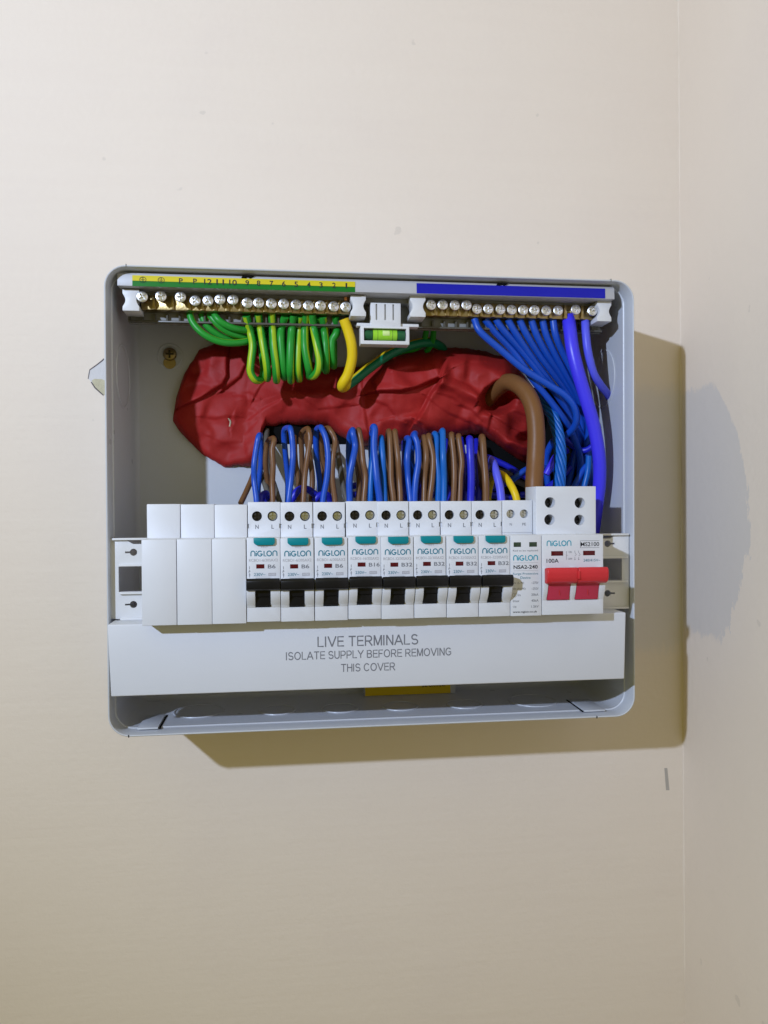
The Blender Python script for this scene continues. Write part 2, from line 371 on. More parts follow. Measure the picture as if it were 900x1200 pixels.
# ------------------------------------------------------------------ enclosure
D = 76.0; HX, HZ = 152.6, 130.3
enc = thing('consumer_unit_enclosure', 'open light grey steel enclosure tray with rounded corners on the wall', 'electrical box', (0, 0, -HZ)); EO = (0, 0, -HZ)
def rrect(inset, r, y, n=8):
    hx, hz = HX-inset, HZ-inset; r = max(1.0, r-inset); pts = []
    for cx, cz, a0 in ((hx-r, hz-r, 0), (-hx+r, hz-r, 90), (-hx+r, -hz+r, 180), (hx-r, -hz+r, 270)):
        for i in range(n+1):
            a = math.radians(a0+90*i/n); pts.append((cx+r*math.cos(a), y, cz+r*math.sin(a)))
    return pts
bm = bmesh.new(); prev = None
for ins, y in ((0, -0.05), (0, -75.2), (0.25, -75.8), (0.6, -76), (1.0, -75.8), (1.25, -75.2), (1.3, -66), (1.5, -64.6), (2.1, -64.2), (2.2, -7), (3.0, -3.6), (4.4, -2.2), (6.5, -1.6)):
    ring = [bm.verts.new(p) for p in rrect(ins, 12, y)]
    if prev:
        for i in range(len(ring)): bm.faces.new((prev[i], prev[(i+1) % len(ring)], ring[(i+1) % len(ring)], ring[i]))
    prev = ring
part('side_walls', bm, 'box_steel', enc, EO, 40)
bm = bmesh.new(); bm.faces.new([bm.verts.new(p) for p in rrect(5.2, 12, -2.1)]); part('back_panel', bm, 'back_steel', enc, EO)
IW = 2.2
def knock(axis, sgn, a, b_, R):
    """shallow pressed ring of a cable knockout. axis X: side wall at y=a, z=b; Z: floor at x=a, y=b"""
    bmk = bmesh.new(); n = 40; prof = ((R, 0), (R-0.2, 0.5), (R-0.9, 0.55), (R-1.2, 0.1)); prev = None
    for r, h in prof:
        ring = []
        for i in range(n):
            c, s = r*math.cos(2*math.pi*i/n), r*math.sin(2*math.pi*i/n)
            ring.append(bmk.verts.new((sgn*(HX-IW-h), a+c, b_+s) if axis == 'X' else (a+c, b_+s, sgn*(HZ-IW-h))))
        if prev:
            for i in range(n): bmk.faces.new((prev[i], prev[(i+1) % n], ring[(i+1) % n], ring[i]))
        prev = ring
    part('knockout', bmk, 'box_steel', enc, EO, 50)
zk = W(132, 435, -55).z
knock('X', -1, -38, zk, 19); knock('X', 1, -34, W(722, 438, -55).z, 19)
for x, yf, R in ((-108, -50, 15.5), (-60.4, -50.5, 11.5), (-22, -51.5, 11.5), (15.3, -52, 11.5), (56, -53, 11.5), (101, -55, 15.5)): knock('Z', -1, x, yf+R, R)
# folded fixing tabs on the floor, with the slots they were cut from
for x0, x1, xs in ((-138.2, -126.8, -126.4), (123.4, 136.6, 122.2)):
    tab = part('fixing_tab', box(x0, x1, -69, -41.5, -HZ+1.9, -HZ+3.0, 0.3), 'box_steel', enc, EO)
    part('slot', box(xs, xs+0.8, -68.5, -41, -HZ+1.9, -HZ+2.5), 'hole_and_shade_black', tab, EO)
for x in (-141.5, 128.5):
    part('rim_seam', box(x-0.25, x+0.25, -76.15, -66, -HZ-0.1, -HZ+1.2), 'hole_and_shade_black', enc, EO)
for x in (-140.6, 138):
    part('rim_seam', box(x-0.25, x+0.25, -76.15, -70, HZ-1.2, HZ+0.35), 'grey_plastic', enc, EO)
# cable entry in the back, behind the putty, then a black sheet painting shade
a, b_ = W(292, 520, -3), W(603, 478, -3)
part('cable_entry_and_shade', box(a.x, b_.x, -2.9, -1.9, a.z, b_.z, 0.3), 'hole_and_shade_black', enc, EO)
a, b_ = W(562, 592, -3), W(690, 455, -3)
part('cable_entry_and_shade', box(a.x, b_.x, -3.1, -1.9, a.z, b_.z, 0.3), 'hole_and_shade_black', enc, EO)  # no opening here: black sheet added as shade of bars and wires
# fixing screw through the back
p = W(199, 415, -3); fs = thing('fixing_screw', 'brass cross head screw fixing the box back to the wall', 'screw', (p.x, -2, p.z))
FO = (p.x, -2, p.z)
part('dimple', lathe([(8.6, -2.0), (8.2, -2.6), (7.4, -2.7), (6.8, -2.2)], p.x, p.z-1.2, 32), 'back_steel', fs, FO, 50)
hd = cut(lathe([(0, -2.0), (4.3, -2.0), (4.3, -3.4), (3.8, -4.2), (2.4, -4.6), (0, -4.7)], p.x, p.z, 24), [box(p.x-2.7, p.x+2.7, -6, -3.2, p.z-0.7, p.z+0.7), box(p.x-0.7, p.x+0.7, -6, -3.2, p.z-2.7, p.z+2.7)])
hd_o = part('head', hd, 'old_brass', fs, FO, 40)
for dx, dz in ((2.6, 0.62), (0.62, 2.6)): part('cross_recess', box(p.x-dx, p.x+dx, -3.32 if dx > 1 else -3.36, -3.0, p.z-dz, p.z+dz), 'dark_screw', hd_o, FO)
part('keyhole_slot', cut(lathe([(0, -2.15), (3.9, -2.15), (3.9, -2.9), (0, -2.9)], p.x-0.2, p.z-5.6, 24), [box(p.x-3, p.x+2, -4, -2.6, p.z-6.2, p.z-5.4)]), 'old_brass', fs, FO, 40)
# yellow warning sticker low on the back
a, b_ = W(427, 806, -2.4), W(528, 803, -2.4)
part('cable_plate', box(a.x-1, b_.x+1, -13.6, -2.2, -128.0, -96, 0.4), 'back_steel', enc, EO)
a, b_ = W(428, 806, -14), W(528, 803, -14)
st = thing('warning_sticker', 'yellow sticker low on the box back below the terminal cover', 'sticker', (a.x, -2.2, -127.0))
part('paper', box(a.x, b_.x, -13.95, -13.65, -127.6, -98), 'sticker_yellow', st, (a.x, -2.2, -127.0))
text('IMPORTANT', b_.x-19, b_.x-3, -123.2, -119.6, -14.05, 'ink_black', st, 0.01, off=(a.x, -2.2, -127.0))

# ------------------------------------------------------------------ rail carrier across the box
RC = (0, -70, -65.5); rail = thing('mounting_rail', 'white mounting rail with keyholes and windows at both ends behind the modules', 'rail', RC)
def keyhole(p, s): return [cyl(p.x, p.z, 2.0, -80, -60), box(min(p.x, p.x+s*4.6), max(p.x, p.x+s*4.6), -80, -60, p.z-0.5, p.z+0.5)]
k1, k2, k3, k4 = W(157, 647, -70), W(157, 708, -70), W(711, 637, -70), W(711, 695, -70)
plate = prism([(-152.0, -20.6), (-144.0, -20.6), (-139, -23.6), (139, -23.6), (143, -21.0), (150.8, -21.0), (150.8, -65.6), (-146, -65.6), (-152.0, -65.0)], -71.4, -70, 'Y', 0.2)
plate = cut(plate, keyhole(k1, -1)+keyhole(k2, -1)+keyhole(k3, 1)+keyhole(k4, 1)+[box(-147, -120, -80, -60, -50.2, -36.2), box(120, 146.4, -80, -60, -48.9, -35.6)])
part('plate', plate, 'white_plastic', rail, RC, 30)
for x0, x1, z in ((-150, -118, -20.8), (-146.5, -118, -35.4), (-146.5, -118, -50.9), (-146, -118, -65.3), (118, 150, -21.2), (118, 149.5, -35.0), (118, 149.5, -49.5), (118, 150, -65.3)):
    part('lip', box(x0, x1, -73.4, -66, z-0.55, z+0.55, 0.25), 'white_plastic', rail, RC)
for x in (-149.5, 148.5):
    part('bracket_leg', box(x-0.8, x+0.8, -70.2, -2.4, -63, -24, 0.3), 'white_plastic', rail, RC)

# ------------------------------------------------------------------ modules on the rail
NX, NY, NZ = -129.3, -100.3, -19.8
def body_profile(sh, top, depth=30, bot=-66, n0=0.0, n1=-44.7):
    return [(0, n0), (0, n1), (16, n1), (16, bot), (depth, bot), (depth, top), (sh, top), (sh, n0)]
# blanking modules
for i in range(3):
    base = (NX+18*i, NY-0.9, NZ-45.2)
    b = thing('blanking_module', ('plain white blanking module at the left end of the row', 'plain white blanking module, middle of the three blanks', 'plain white blanking module next to the first breaker')[i], 'blanking module', base, 'blank modules at the left of the row')
    top = 18.4-0.25*i
    part('body', prism(body_profile(16.4, top+0.0, 30, -60, -0.2, -45.2), 0.15, 17.85 if i != 1 else 18.02, 'X', 0.45 if i != 1 else 0.3, 2), 'module_plastic', b, (0, 0, -45.2), 35)
# residual current breakers
def make_rcbo():
    r = thing('circuit_breaker', 'x', 'circuit breaker'); O = (0, 0, -44.7)
    body = prism(body_profile(15.7, 19.2), 0.15, 17.85, 'X', 0.35, 2)
    body = cut(body, [cyl(5.1, 11.4, 2.75, 5, 22), cyl(13.6, 11.4, 2.75, 5, 22), box(4.4, 13.0, -2, 6, -37.0, -21.6),
                      box(-0.5, 0.85, 14, 17, 4.7, 7.2), box(17.15, 18.5, 14, 17, 4.7, 7.2)])
    part('body', body, 'module_plastic', r, O, 35)
    for cx, m in ((5.1, 'dark_screw'), (13.6, 'dull_zinc')):
        sc = part('terminal_screw', cut(lathe([(0, 21), (2.45, 21), (2.45, 17.5), (2.1, 17.0), (0, 16.8)], cx, 11.4, 20), [box(cx-2.0, cx+2.0, 15, 18.2, 10.95, 11.85), box(cx-0.45, cx+0.45, 15, 18.2, 9.4, 13.4)]), m, r, O, 40)
    bt = prism([(3.9, 0.1), (15.0, 0.1), (15.2, -2.8), (14.2, -3.9), (5.4, -3.9), (4.0, -2.6)], -1.6, 1, 'Y', 0.3)
    part('test_button', bt, 'teal_plastic', r, O)
    # cheeks either side of the toggle
    arc = [(2, -21.8)]+[(-5.0*math.sin(math.pi*min(1, (k+2.6)/14.2)), -22-15.2*k/12) for k in range(13)]+[(2, -37.2)]
    for x0, x1 in ((0.2, 4.7), (12.8, 17.8)): part('toggle_cheek', prism(arc, x0, x1, 'X', 0.25), 'module_plastic', r, O, 35)
    tg = part('toggle', prism([(3, -21.7), (-6.6, -21.0), (-8.2, -22.3), (-8.0, -26.2), (-6.2, -27.4), (-3.0, -27.6), (-2.6, -31), (-1.6, -31.4), (-1.4, -36.2), (4, -36.9)], 4.75, 12.75, 'X', 0.2), 'black_plastic', r, O, 30)
    part('lever_bar', prism([(-3.2, -21.6), (-6.6, -20.95), (-8.25, -22.25), (-8.05, -26.3), (-6.2, -27.5), (-3.7, -27.6)], 0.3, 17.7, 'X', 0.4), 'black_plastic', tg, O, 30)
    part('indicator_window', box(5.2, 9.5, -0.12, 0.4, -16.3, -14.0, 0.1), 'window_red', r, O)
    y = -0.09
    logo(2.2, 16.4, -9.9, -6.7, y, 'ink_teal', r, O)
    text('TEST', 7.6, 11.4, -5.3, -4.5, y, 'ink_pale', r, off=O)
    text('230V~', 4.0, 10.0, -20.2, -18.6, y, 'ink_teal', r, off=O)
    me = box(11.6, 15.6, y, y+0.05, -20.3, -18.7); part('approval_mark', me, 'ink_pale', r, O)
    text('6000', 12.0, 15.2, -20.0, -19.0, y-0.03, 'module_plastic', r, off=O)
    strokes([[(1.7, -15), (1.7, -16.6)], [(1.7, -17.0), (1.3, -18.4)], [(1.7, -18.6), (1.7, -21)], [(1.2, -17.6), (2.2, -17.6)], [(1.2, -19.6), (2.2, -19.6)]], 0.25, y, 'ink_grey', r, off=O)
    text('N', 4.2, 6.0, 4.4, 6.7, 15.6, 'ink_grey', r, 0.01, off=O); text('L', 13.0, 14.4, 4.4, 6.7, 15.6, 'ink_grey', r, 0.01, off=O)
    return r
proto = make_rcbo()
RAT = ('6', '6', '6', '16', '32', '32', '32', '32')
ORD = ('first', 'second', 'third', 'fourth', 'fifth', 'sixth', 'seventh', 'eighth')
CODES = ('B6', 'B6', 'B6', 'B16', 'B32', 'B32', 'B32', 'B32')
rcbos = [proto]+[copy_tree(proto) for _ in range(7)]
for i, r in enumerate(rcbos):
    r.location = Vector((NX+18*(3+i)+random.uniform(-.06, .06), NY+random.uniform(-.4, .3), NZ-44.7+random.uniform(-.25, .25)))*MM; r.rotation_euler = (random.uniform(-.006, .006), random.uniform(-.004, .004), random.uniform(-.008, .008))
    r['label'] = 'white breaker marked %s, black toggle, %s breaker from the left' % (CODES[i], ORD[i]); r['group'] = 'breakers with black toggles on the rail'
    text('RCBO1-%s/30SAX2' % RAT[i], 1.4, 16.6, -12.6, -11.1, -0.09, 'ink_pale', r, off=(0, 0, -44.7))
    text(CODES[i], 11.3, 11.3+(4.1 if RAT[i] == '6' else 5.9), -16.3, -14.2, -0.09, 'ink_grey', r, 0.012, off=(0, 0, -44.7))
# surge protector
sx = NX+18*11; O = (0, 0, -44.9)
spd = thing('surge_protector', 'white surge protection module with printed data and two small windows', 'surge protector', (sx, NY, NZ-44.9))
bd = cut(prism(body_profile(15.7, 19.4, 30, -66, 0, -44.9), 0.15, 17.85, 'X', 0.35, 2), [cyl(5.0, 11.6, 2.5, 5, 22), cyl(12.9, 11.6, 2.5, 5, 22), box(-1, 19, 14, 16.2, 0.4, 0.9)])
part('body', bd, 'module_plastic', spd, O, 35)
for cx in (5.0, 12.9): part('terminal_screw', cut(lathe([(0, 21), (2.4, 21), (2.4, 18.2), (2.0, 17.8), (0, 17.7)], cx, 11.6, 20), [box(cx-1.8, cx+1.8, 16, 18.7, 11.3, 11.9), box(cx-0.3, cx+0.3, 16, 18.7, 9.8, 13.4)]), 'dull_zinc', spd, O, 40)
y = -0.09
for x0, x1 in ((2.0, 6.2), (10.9, 15.3)): part('status_window', box(x0, x1, -0.12, 0.4, -6.5, -3.9, 0.1), 'window_green', spd, O)
text('Red to be replaced', 1.6, 15.8, -9.3, -8.1, y, 'ink_grey', spd, off=O)
logo(1.7, 15.9, -14.2, -11.0, y, 'ink_cyan', spd, O)
strokes([[(1.7, -15.3), (15.9, -15.3)], [(1.7, -19.7), (15.9, -19.7)]], 0.14, y, 'ink_pale', spd, off=O)
text('NSA2-240', 1.9, 15.7, -18.7, -16.6, y, 'ink_black', spd, 0.02, off=O)
text('Surge Protective', 1.6, 15.9, -22.3, -20.8, y, 'ink_teal', spd, off=O); text('Device', 5.8, 11.6, -24.3, -22.9, y, 'ink_teal', spd, off=O)
for k, (a, b_, wa) in enumerate((('Uc (L-N)', '~275V', 6.3), ('Uc (N-PE)', '~255V', 7.2), ('In', '20kA', 1.6), ('Imax', '40kA', 3.6), ('Up', '1.5kV', 2.0))):
    zz = -27.2-3.3*k; xa = 1.5 if k != 2 else 4.2
    text(a, xa, xa+wa, zz, zz+1.35, y, 'ink_grey', spd, off=O); text(b_, 12.0, 16.1, zz, zz+1.35, y, 'ink_grey', spd, off=O)
strokes([[(1.5, -34.2), (3.3, -34.2), (3.3, -32.2), (1.5, -32.2), (1.5, -34.2)], [(2.4, -34.0), (2.4, -32.4)]], 0.16, y, 'ink_grey', spd, off=O)
text('www.niglon.co.uk', 1.4, 15.2, -43.4, -42.0, y, 'ink_black', spd, 0.012, off=O)
text('N', 4.4, 5.6, 4.9, 6.4, 15.6, 'ink_grey', spd, off=O); text('PE', 11.8, 14.0, 4.9, 6.4, 15.6, 'ink_grey', spd, off=O)
# main switch
mx_ = NX+18*12; O = (0, 0, -44.7)
ms = thing('main_switch', 'white double width main switch with red linked toggles', 'main switch', (mx_, NY, NZ-44.7))
bd = prism([(0, 0), (0, -44.7), (16, -44.7), (16, -66), (30, -66), (30, 27.2), (10.3, 27.2), (10.3, 0)], 0.15, 35.85, 'X', 0.4, 2)
hx = [(8.5, 18.0), (26.2, 17.7), (8.2, 8.2), (25.9, 7.9)]
bd = cut(bd, [cyl(a, b_, 3.1, 5, 24) for a, b_ in hx]+[box(2.8, 15.6, -2, 5, -36.6, -18.4), box(19.0, 32.2, -2, 5, -36.6, -18.4)])
part('body', bd, 'module_plastic', ms, O, 35)
for a, b_ in hx:
    part('terminal_screw', cut(lathe([(0, 22), (3.0, 22), (3.0, 18.6), (2.5, 18.0), (0, 17.9)], a, b_, 20), [box(a-2, a+2, 16, 19, b_-0.35, b_+0.35)]), 'dark_screw', ms, O, 40)
arc = [(2, -18.4)]+[(-3.4*math.sin(math.pi*min(1, (k+2.2)/14)), -18.6-18.0*k/12) for k in range(13)]+[(2, -36.7)]
for x0, x1 in ((0.2, 2.7), (15.7, 18.9), (32.3, 35.8)): part('toggle_cheek', prism(arc, x0, x1, 'X', 0.25), 'module_plastic', ms, O, 35)
for x0, x1, b0, b1 in ((2.9, 15.5, 0.3, 17.8), (19.1, 32.1, 17.95, 35.2)):
    tg = part('toggle', prism([(3, -18.5), (-7, -18.6), (-8.5, -25.5), (-4.0, -27.2), (-3.0, -27.6), (-1.0, -36.2), (4, -36.5)], x0, x1, 'X', 0.2), 'pink_plastic', ms, O, 30)
    part('lever_bar', prism([(-3.6, -18.2), (-8, -17.6), (-9.0, -18.4), (-9.6, -20.4), (-9.4, -23.2), (-8.4, -25.6), (-6.0, -26.8), (-3.8, -26.6)], b0, b1, 'X', 0.7, 3), 'red_plastic', tg, O, 40)
    strokes([[((x0+x1)/2, -30.4), ((x0+x1)/2+0.05, -33.4)]], 0.35, -2.55, 'red_plastic', tg, off=O)
part('lever_link', box(17.2, 18.6, -10.2, -5, -24, -19.4, 0.4), 'red_plastic', ms, O)
logo(2.9, 17.2, -6.4, -3.1, y, 'ink_cyan', ms, O)
text('MS2100', 22.6, 33.4, -6.6, -4.3, y, 'ink_black', ms, 0.01, off=O)
strokes([[(22.4, -3.5), (33.5, -3.5)], [(22.4, -7.4), (33.5, -7.4)], [(22.4, -3.5), (22.4, -7.4)]], 0.18, y, 'ink_grey', ms, off=O)
for x0 in (5.5, 24.0): part('indicator_window', box(x0, x0+6.9, -0.12, 0.4, -11.7, -9.1, 0.1), 'window_red', ms, O)
text('100A', 2.8, 9.8, -15.6, -13.3, y, 'ink_black', ms, 0.012, off=O)
text('240/415V~', 24.2, 34.0, -15.2, -13.7, y, 'ink_teal', ms, off=O)
text('ON', 15.6, 17.3, -10.2, -9.2, y, 'ink_grey', ms, off=O); text('OFF', 15.2, 17.7, -14.0, -13.0, y, 'ink_grey', ms, off=O)
strokes([[(14.3, -9.2), (14.3, -14.0)], [(14.3, -11.6), (15.0, -11.6)]], 0.16, y, 'ink_grey', ms, off=O)
for xq in (19.2, 21.4): strokes([[(xq, -9), (xq, -10), (xq+0.9, -11.2), (xq, -12)], [(xq, -12.6), (xq, -14.2)], [(xq-0.4, -13.9), (xq+0.4, -13.9)]], 0.2, y, 'ink_grey', ms, off=O)

def _arc(cx, cz, rx, rz, a, b, n=10): return [(cx+rx*math.cos(math.radians(a+(b-a)*i/n)), cz+rz*math.sin(math.radians(a+(b-a)*i/n))) for i in range(n+1)]
CAPS = {'L': (.66, [[(.06, 1), (.06, .06), (.66, .06)]]), 'I': (.12, [[(.06, 1), (.06, 0)]]), 'V': (.86, [[(0, 1), (.43, .02)], [(.43, .02), (.86, 1)]]),
 'E': (.70, [[(.70, .94), (.06, .94), (.06, .06), (.72, .06)], [(.06, .52), (.66, .52)]]), 'T': (.78, [[(0, .94), (.78, .94)], [(.39, .94), (.39, 0)]]),
 'R': (.82, [[(.06, 0), (.06, .94), (.45, .94)]+_arc(.45, .70, .28, .24, 90, -90)+[(.06, .46)], [(.42, .46), (.80, 0)]]), 'M': (.90, [[(.06, 0), (.06, 1)], [(.08, .98), (.45, .04)], [(.45, .04), (.82, .98)], [(.84, 1), (.84, 0)]]),
 'N': (.78, [[(.06, 0), (.06, 1)], [(.07, .97), (.71, .03)], [(.72, 0), (.72, 1)]]), 'A': (.88, [[(0, 0), (.44, .98)], [(.44, .98), (.88, 0)], [(.16, .33), (.72, .33)]]),
 'S': (.76, [_arc(.37, .72, .30, .23, 20, 250, 12)+_arc(.39, .28, .32, .23, 70, -160, 12)]), 'O': (.96, [_arc(.48, .5, .42, .45, 0, 360, 24)]), 'U': (.78, [[(.06, 1), (.06, .36)]+_arc(.39, .36, .33, .31, 180, 360, 12)+[(.72, 1)]]),
 'P': (.76, [[(.06, 0), (.06, .94), (.44, .94)]+_arc(.44, .68, .27, .26, 90, -90)+[(.06, .42)]]), 'Y': (.84, [[(0, 1), (.42, .44)], [(.42, .44), (.84, 1)], [(.42, .46), (.42, 0)]]),
 'B': (.78, [[(.06, .06), (.06, .94), (.42, .94)]+_arc(.42, .73, .25, .21, 90, -90)+[(.06, .52)], [(.42, .52)]+_arc(.44, .29, .28, .23, 90, -90)+[(.06, .06)]]), 'F': (.66, [[(.06, 0), (.06, .94), (.66, .94)], [(.06, .5), (.58, .5)]]),
 'G': (.92, [_arc(.47, .5, .41, .45, 42, 318, 20)+[(.82, .22), (.82, .47), (.48, .47)]]), 'H': (.78, [[(.06, 0), (.06, 1)], [(.72, 0), (.72, 1)], [(.06, .53), (.72, .53)]]), 'C': (.88, [_arc(.46, .5, .40, .45, 38, 322, 20)])}
def caps(s, x0, x1, z0, z1, y, material, parent, off, w=0.135):
    lines, x = [], 0.0
    for ch in s:
        if ch == ' ': x += 0.38; continue
        wd, ls = CAPS[ch]; lines += [[(x+a, b) for a, b in l] for l in ls]; x += wd+0.15+(0.06 if ch == 'I' else 0)
    x -= 0.15; k = (x1-x0)/x
    V, F = ribbon(lines, w); o = Vector(off); me = bpy.data.meshes.new('lettering')
    me.from_pydata([(Vector((x0+v[0]*k, y-0.00002*i, z0+v[1]*(z1-z0)))-o)*MM for i, v in enumerate(V)], [], F); return link('lettering', me, material, parent)
# ------------------------------------------------------------------ terminal cover
CO = (-4, -89, -104.4); cov = thing('terminal_cover', 'long pale grey cover strip printed LIVE TERMINALS along the bottom', 'cover', CO)
c0 = prism([(-149.4, -65.8), (140.9, -65.8), (139.9, -104.4), (-147.8, -104.4)], -89, -72.2, 'Y', 0.7, 3)
part('panel', c0, 'cover_plastic', cov, CO, 35)
yt = -89.1
caps('LIVE TERMINALS', -37.5, 18.7, -80.9, -75.1, yt, 'ink_grey', cov, CO)
caps('ISOLATE SUPPLY BEFORE REMOVING', -54.8, 37.7, -87.6, -83.2, yt, 'ink_grey', cov, CO)
caps('THIS COVER', -24.6, 5.6, -95.0, -90.6, yt, 'ink_grey', cov, CO)
for x in (-146.2, 137.8):
    part('end_return', box(x-0.8, x+0.8, -73, -20, -103.6, -67, 0.3), 'cover_plastic', cov, CO)

# ------------------------------------------------------------------ terminal bar carrier along the top
TC = (0, -66, 104); tcr = thing('terminal_bar_carrier', 'long grey plastic carrier with earth and neutral label strips under the top rim', 'carrier', TC)
part('strip', prism([(-71.0, 120.0), (-70.6, 126.4), (-69.2, 128.0), (-58, 128.2), (-58, 120.2)], -146.4, 142.4, 'X', 0.35), 'strip_plastic', tcr, TC)
part('recess', box(-144, 141, -57.6, -50, 117.6, 121), 'grey_plastic', tcr, TC)
part('shelf', box(-144.2, 142, -53.0, -46, 104.2, 105.4, 0.2), 'clear_shelf', tcr, TC)
part('backing', box(-144.2, 142, -50, -48, 104, 121), 'grey_plastic', tcr, TC)
x = -143.8
while x < 142:
    if not (-12 < x < 22): part('rib', box(x-0.5, x+0.5, -52.6, -49, 105.2, 109.4), 'clear_shelf', tcr, TC)
    x += 7.15
for z0, z1, m in ((122.95, 126.0, 'label_yellow'), (119.95, 122.9, 'label_green')):
    part('earth_label', prism([(-71.15-0.0, z0), (-70.85, z0), (-70.5, z1), (-70.95, z1)], -138.2, -13.9, 'X'), m, tcr, TC)
part('neutral_label', prism([(-71.15, 120.3), (-70.85, 120.3), (-70.5, 126.2), (-70.95, 126.2)], 22.0, 136.4, 'X'), 'label_blue', tcr, TC)
SE = [167.5, 189, 212, 228.6, 243.7, 258, 273, 289.7, 303, 318, 332.5, 347, 361.8, 376, 391.4, 405.8]
SEV = [349, 348, 349, 351.8, 351.8, 350.6, 351, 354, 354, 354.7, 355, 356, 357, 357, 358, 358.5]
NUM = ['+', '+', 'P', 'P', '12', '11', '10', '9', '8', '7', '6', '5', '4', '3', '2', '1']
for u, s in zip(SE, NUM):
    xx = W(u, 330, -71).x
    if s == '+':
        c = [(xx+1.7*math.cos(a*math.pi/9), 123.6+1.5*math.sin(a*math.pi/9)) for a in range(19)]
        c[-1] = c[0]
        strokes([c, [(xx, 125), (xx, 123.6)], [(xx-1, 123.6), (xx+1, 123.6)], [(xx-0.5, 123.0), (xx+0.5, 123.0)]], 0.28, -71.25, 'ink_black', tcr, off=TC)
    else:
        w_ = 2.0 if len(s) == 1 else 4.2
        if s == '1': w_ = 0.9
        text(s, xx-w_/2, xx+w_/2, 122.0, 125.0, -71.25, 'ink_black', tcr, 0.01, off=TC)
for u, v in ((290, 324), (588, 332)):
    q = W(u, v, -70.5)
    part('notch', prism([(q.x-3.4, 126.2), (q.x-2.6, 127.6), (q.x+3.6, 127.6), (q.x+1.4, 126.0), (q.x-0.4, 127.0), (q.x-1.0, 126.0)], -71.3, -69, 'Y'), 'hole_and_shade_black', tcr, TC)

# screws: one mesh, shared
sc_bm = cut(lathe([(0, 3), (1.5, 3), (1.5, 0.2), (2.95, 0), (3.1, -0.7), (2.95, -1.15), (2.2, -1.45), (0, -1.55)], 0, 0, 22),
            [box(-2.15, 2.15, -3, 0.1, -0.52, 0.52), box(-0.52, 0.52, -3, 0.1, -2.15, 2.15)])
SCREW = mesh_of('screw', finish(sc_bm), 35); SCREW.materials.append(MATS['zinc'])
sh_bm = lathe([(0, 14), (1.55, 14)]+[(1.55-0.25*(k % 2), 14-0.5*k) for k in range(1, 28)]+[(0, 0)], 0, 0, 14)
SHANK = mesh_of('threaded_shank', finish(sh_bm), 60); SHANK.materials.append(MATS['old_brass'])
def terminal_bar(name, label, cat, xs, zs, prot, x0, x1, z0, z1):
    base = ((x0+x1)/2, -54, z0); t = thing(name, label, cat, base)
    holes = []
    bm = box(x0, x1, -58.4, -51.5, z0, z1, 0.5)
    part('brass_bar', bm, 'brass', t, base)
    for x, z, pr in zip(xs, zs, prot):
        # raised boss round each hole
        s = link('screw', SCREW, None, t, (x-base[0], -60.4-pr-base[1], z-base[2]), (random.uniform(-.10, .10), random.uniform(0, 3), random.uniform(-.10, .10)))
        h = link('threaded_shank', SHANK, None, s, (0, 0, 0))
    for a, b_ in zip(xs, xs[1:]):
        part('rib', prism([((a+b_)/2-1.2, z0+0.1), ((a+b_)/2+1.2, z0+0.1), ((a+b_)/2+0.7, z1-0.2), ((a+b_)/2-0.7, z1-0.2)], -59.6, -58, 'Y', 0.25), 'brass', t, base)
    def clip(xa, xb, za, zb):
        n = 7; cz = (za+zb)/2; hh = (zb-za)*0.30; d = (xb-xa)*0.17
        rt_ = [(xb-d*math.sin(math.pi*k/n), cz-hh+2*hh*k/n) for k in range(n+1)]; lt_ = [(xa+d*math.sin(math.pi*k/n), cz+hh-2*hh*k/n) for k in range(n+1)]
        part('end_clip', prism([(xb, za)]+rt_+[(xb, zb), (xa, zb)]+lt_+[(xa, za)], -66.2, -52, 'Y', 0.3), 'white_plastic', t, base)
    clip(x0-8.6, x0+0.6, z0-2.6, z1+1.0); clip(x1-0.6, x1+8.4, z0-2.6, z1+1.0)
    return t
ex = [W(u, v, -64).x for u, v in zip(SE, SEV)]; ez = [W(u, v, -64).z for u, v in zip(SE, SEV)]
terminal_bar('earth_terminal_bar', 'brass earth bar with sixteen screws under the yellow and green label', 'terminal bar', ex, ez, [5, 4.4, 4.4, 1.8, 1.8, 2.6, 2.4, 1.0, 1.2, 0.8, 0.8, 0.8, 0.6, 0.6, 0.6, 0.6], -136.0, -15.6, 110.0, 118.4)
SN = [505.2, 519, 533, 547, 559.6, 573.3, 587.3, 600.7, 614.4, 627.7, 641.4, 655.4, 676, 695.6]; SNV = [357, 357, 357.5, 357.5, 361, 361, 361.5, 362, 362.3, 362.5, 363, 363, 362, 363.5]
nx = [W(u, v, -64).x for u, v in zip(SN, SNV)]; nz_ = [W(u, v, -64).z for u, v in zip(SN, SNV)]
terminal_bar('neutral_terminal_bar', 'brass neutral bar with fourteen screws under the blue label', 'terminal bar', nx, nz_, [2.4]*4+[0.8]*8+[1, 1.4], 27.5, 134.0, 110.4, 119.0)

# copper ends above the bars
for u, v, lab in ((405.8, 347, 'copper wire end above the last earth bar screw'), (573.5, 352, 'copper wire end above the sixth neutral bar screw'), (600, 353, 'copper wire end above the eighth neutral bar screw'), (641, 354, 'copper wire end above the eleventh neutral bar screw')):
    p = W(u, v, -56); big = u < 410
    o = part('copper_wire_end', tube_bm([Vector((p.x+(0 if big else 1.6), -55, 117)), Vector((p.x+(0 if big else 1.8), -56, 119)), Vector((p.x+(0.2 if big else 2.2), -57.5, p.z+2))], 2.2 if big else 1.0, 10), 'copper'); tag(o, lab, 'wire end')

